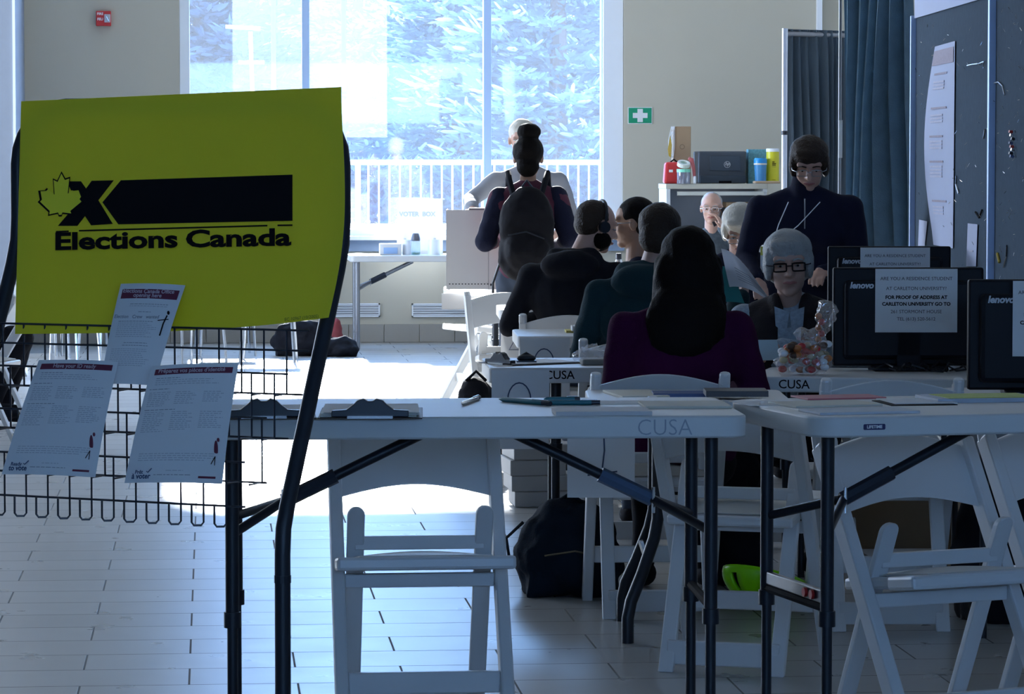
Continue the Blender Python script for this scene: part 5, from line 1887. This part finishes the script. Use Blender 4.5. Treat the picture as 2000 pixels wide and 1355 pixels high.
# man behind the voting table
person('person with white hair and a grey shirt leaning over behind the voting screen table', 1030, 21.0, 178, pz=.93, lean=6, leg_pose={s: [V((s * .10, .03, .50)), V((s * .10, 0, .08))] for s in (-1, 1)},
    head=(18, 0, 0), headoff=(.03, .03, .03), top=M_greys, legs=M_denim, hair=M_hairw, hair_style='short', wide=1.16, seed=3,
    arms={1: [(.34, .10, 1.24), (.325, .34, 1.185)], -1: [(-.27, .06, 1.10), (-.22, .30, 1.06)]}, hand_dirs={1: ((-.1, 1, -.05), (-.2, 0, -1), .35)})

# bald man in the black jacket with headphones
tj, hpj, spj, shj, Aj = person('person with a shaved head and dark beard, black jacket and headset', 1118, 15.42, -14, pz=.53, lean=4, head=(14, -52, 0), headoff=(.09, .04, .0), hair=M_hairb, hair_style='buzz',
    top=M_blackc, legs=M_denim, wide=1.18, collar='hood', beard=M_hairk, seed=4,
    arms={-1: [(-.30, .02, .72), (-.16, .30, .76)], 1: [(.27, .10, .72), (.16, .34, .76)]})
hs = MB()
hs.tube([hpj(.088 * math.cos(R(a)), -.0, .02 + .105 * math.sin(R(a))) for a in range(0, 181, 15)], .006, 8)
hs.tube([hpj(.075, .0, .0), hpj(.098, .0, .0)], .026, 12)
hs.tube([hpj(-.075, .0, .0), hpj(-.098, .0, .0)], .026, 12)
o = hs.build('headset', M_black, tj, smooth=True)
MB().box(spj(.12, -.158, .24), (.045, .004, .014), Euler((0, R(12), 0))).build('back_logo', M_grey_ink, tj)

# man in the teal hood
person('person with short brown hair and a dark teal hood, seated with his back turned', 1262, 13.27, -8, pz=.53, lean=2, head=(6, -12, 0), headoff=(.05, .02, .005), hair=M_hairb, hair_style='short', top=M_teal, legs=M_denim,
    wide=1.12, collar='hood', face=False, seed=6, arms={-1: [(-.26, .05, .72), (-.14, .32, .77)], 1: [(.30, .14, .80), (.345, .30, .93)]}, hand_dirs={1: ((.25, 1, .5), (-1, 0, 0), .7)})

# woman in purple
person('person with very long dark hair and a dark purple sweater, seated with her back turned', 1331, 11.28, 0, pz=.49, lean=0, female=True, head=(10, 0, 0), headoff=(.02, .03, -.01), hair=M_hairk, hair_style='long', top=M_purple, legs=M_blackc,
    wide=1.10, face=False, seed=7, arms={-1: [(-.225, .02, .70), (-.14, .28, .78)], 1: [(.245, .04, .69), (.14, .3, .78)]})

# man in profile with glasses
person('person in profile facing left, short black hair and glasses, beyond the teal hood', 1254, 16.2, 84, pz=.50, lean=4, head=(4, 0, 0), headoff=(0, 0, .03), hair=M_hairk, hair_style='short', skin=M_skin2, top=M_navy, legs=M_denim,
    glasses=M_chrome, seed=8)

# man on the telephone
tp, hpp, spp, shp, Ap = person('person with cropped grey hair and glasses holding a black telephone handset, seated by the cabinet', 1390, 24.9, 172, pz=.47, lean=4, head=(6, 0, 0), headoff=(0, 0, .02), hair=M_hairg, hair_style='buzz', top=mat('plaid_grey_cloth', (.07, .09, .11), .85, noise_amt=.5, scale=50), legs=M_denim,
    glasses=M_chrome, seed=9, arms={-1: [(-.26, .18, .83), (-.085, .20, .99)]}, hand_dirs={-1: ((.25, .1, 1), (1, 0, 0), .8)})
ph = thing('telephone_handset', 'black telephone handset held to the ear of the man by the cabinet', 'telephone', tp.location, tp.rotation_euler.z)
MB().tube([hpp(-.09, .03, .0), hpp(-.10, .08, -.04), hpp(-.065, .125, -.08), hpp(-.02, .135, -.10)], [.020, .013, .013, .020], 10).build('handset', M_black, ph, smooth=True)

# white-haired person with lowered head
person('person with white hair and glasses, head lowered over the desk, beside the standing woman', 1444, 16.95, 176, pz=.53, lean=12, head=(34, 0, 0), headoff=(0, .06, -.03), hair=M_hairw, hair_style='bob', top=M_navy, legs=M_blackc, glasses=M_chrome, seed=10)

# standing woman in navy
ts, hps, sps, shs, As = person('person standing in a navy zip sweater with a lanyard and short brown hair, looking down', 1568, 15.85, 176, pz=.84, lean=12, leg_pose={s: [V((s * .10, .03, .45)), V((s * .10, 0, .08))] for s in (-1, 1)}, female=True,
    head=(24, 0, 0), headoff=(-.02, .02, -.02), hair=M_hairb, hair_style='bob', top=M_navy, legs=M_blackc, glasses=M_greym, collar='high', wide=1.26, seed=11,
    arms={1: [(.27, .10, 1.02), (.22, .34, .93)], -1: [(-.26, .10, .98), (-.07, .36, .97)]}, hand_dirs={-1: ((.2, 1, -.2), (0, 0, -1), .4)})
ly2 = MB()
ly2.tube([sps(.075, .115, .48), sps(.12, .150, .38), sps(.15, .165, .28)], .0022, 6)
ly2.tube([sps(-.07, .115, .48), sps(.03, .160, .38), sps(.15, .165, .28)], .0022, 6)
lo = thing('lanyard', 'thin white lanyard with a yellow and white badge on the standing woman in navy', 'lanyard', ts.location, ts.rotation_euler.z)
ly2.build('cord', M_frame, lo, smooth=True)
c0_ = sps(.165, .165, .22)
MB().box(c0_ + V((0, 0, .0)), (.075, .004, .12)).build('badge', M_paper, lo)
MB().box(c0_ + V((0, .0025, .04)), (.075, .004, .04)).build('badge_band', mat('yellow_print3', (.6, .58, .1), .6), lo)
MB().tube([sps(0, .137, .50), sps(0, .139, .36)], .003, 6).build('zip', M_greym, ts)

# woman in the vest
tv, hpv, spv, shv, Av = person('person with grey bobbed hair, dark glasses and a black vest over a plaid shirt', 1545, 12.62, 172, pz=.46, lean=6, female=True, head=(4, 6, 3), headoff=(.01, .03, -.015), hair=M_hairg, hair_style='bob', skin=M_skin,
    top=mat('plaid_shirt', (.30, .36, .42), .8, noise_amt=.5, scale=90), legs=M_blackc, glasses=M_ink, wide=1.05, seed=12,
    arms={1: [(.235, .10, .72), (.14, .34, .785)], -1: [(-.245, .12, .74), (.02, .40, .80)]}, hand_dirs={-1: ((1, .2, .05), (0, .2, -1), .3), 1: ((-.2, .6, 0), (0, 0, -1), .5)}, vox=.006)
vm = MB()
def vest(mb):
    for s in (-1, 1):
        mb.ell(spv(s * .075, .0, .34), (.105, .137, .17))
        mb.ell(spv(s * .075, .0, .16), (.095, .137, .18))
        mb.cap(spv(s * .06, -.01, .455), spv(s * .125, 0, .44), .066, .060)
    mb.ell(spv(0, -.06, .3), (.16, .09, .22))
    for s in (-1, 1):
        mb.cap(spv(s * .058, .02, .51), spv(s * .05, .085, .46), .022, .024)
vest(vm)
bake(vm, 'vest', mat('dark_brown_fleece', (.014, .010, .012), .9, bump=.3, bscale=120), .008, 3, tv, wrinkle=.004, seed=3)
for s in (-1, 1):
    co_ = MB().prism([(0, 0), (s * .055, .02), (s * .05, -.05), (s * .012, -.085)], 0, .006, 'xz').build('shirt_collar', mat('plaid_shirt', (.3, .36, .42), .8), tv)
    co_.location = spv(0, .122, .475)

MB().box(spv(0, .128, .24), (.085, .012, .36), Euler((R(-6), 0, 0))).build('shirt_front', mat('plaid_shirt', (.3, .36, .42), .8), tv, bevel=.004)
cd = tag(MB().box((0, 0, .0), (.13, .085, .002), Euler((R(55), 0, R(8)))).build('card', mat('pale_blue_card', (.45, .6, .68), .6), loc=P(1487, 12.05, .80)), 'pale blue card held in the hands of the woman in the vest', 'card')

# person at the left edge
person('person in black seated at the very left edge, mostly cut off by the photo', -100, 19.0, -92, pz=.50, lean=16, head=(10, 0, 0), headoff=(0, .02, 0), hair=M_hairb, hair_style='short', top=M_blackc, legs=M_blackc, seed=13,
    leg_pose={-1: [V((-.10, .40, .47)), V((-.10, .30, .09))], 1: [V((.10, .44, .50)), V((.08, .26, .12))]})

# curled document in the hand of the man in the teal hood
dc = thing('document', 'large curled white document held up between the teal hood and the woman in the vest', 'document', P(1455, 12.9, 0), -PSI)
s5 = FPX / 12.9
def docp(i, j):
    # i: left->right, j: top->bottom
    u = 1405 + 70 * i + 25 * i * j + 18 * j
    v = 484 + 10 * i + 55 * i * i + 75 * j - 20 * i * j
    x_ = (u - 1455) / s5
    z_ = H - (v - 320) / s5
    return (x_, .06 * math.sin(PI * i) - .05 * (1 - j) ** 2, z_)
MB().sheet(docp, 14, 10, .0008).build('sheet', M_paperb, dc, smooth=True)
pl_ = MB()
for k in range(5):
    a, b_ = docp(.25, .45 + .08 * k), docp(.9, .45 + .08 * k)
    m1 = docp(.6, .45 + .08 * k)
    pl_.tube([V(a) + V((0, -.004, 0)), V(m1) + V((0, -.004, 0)), V(b_) + V((0, -.004, 0))], .0008, 5)
pl_.build('printed_lines', M_grey_ink, dc)
MB().sheet(lambda i, j: V(docp(i * .35, j)) + V((-.03 * (1 - i), .05 + .0 * j, .0 - .06)), 8, 6, .001).build('green_backing_sheet', mat('teal_paper', (.03, .22, .22), .6), dc, smooth=True)
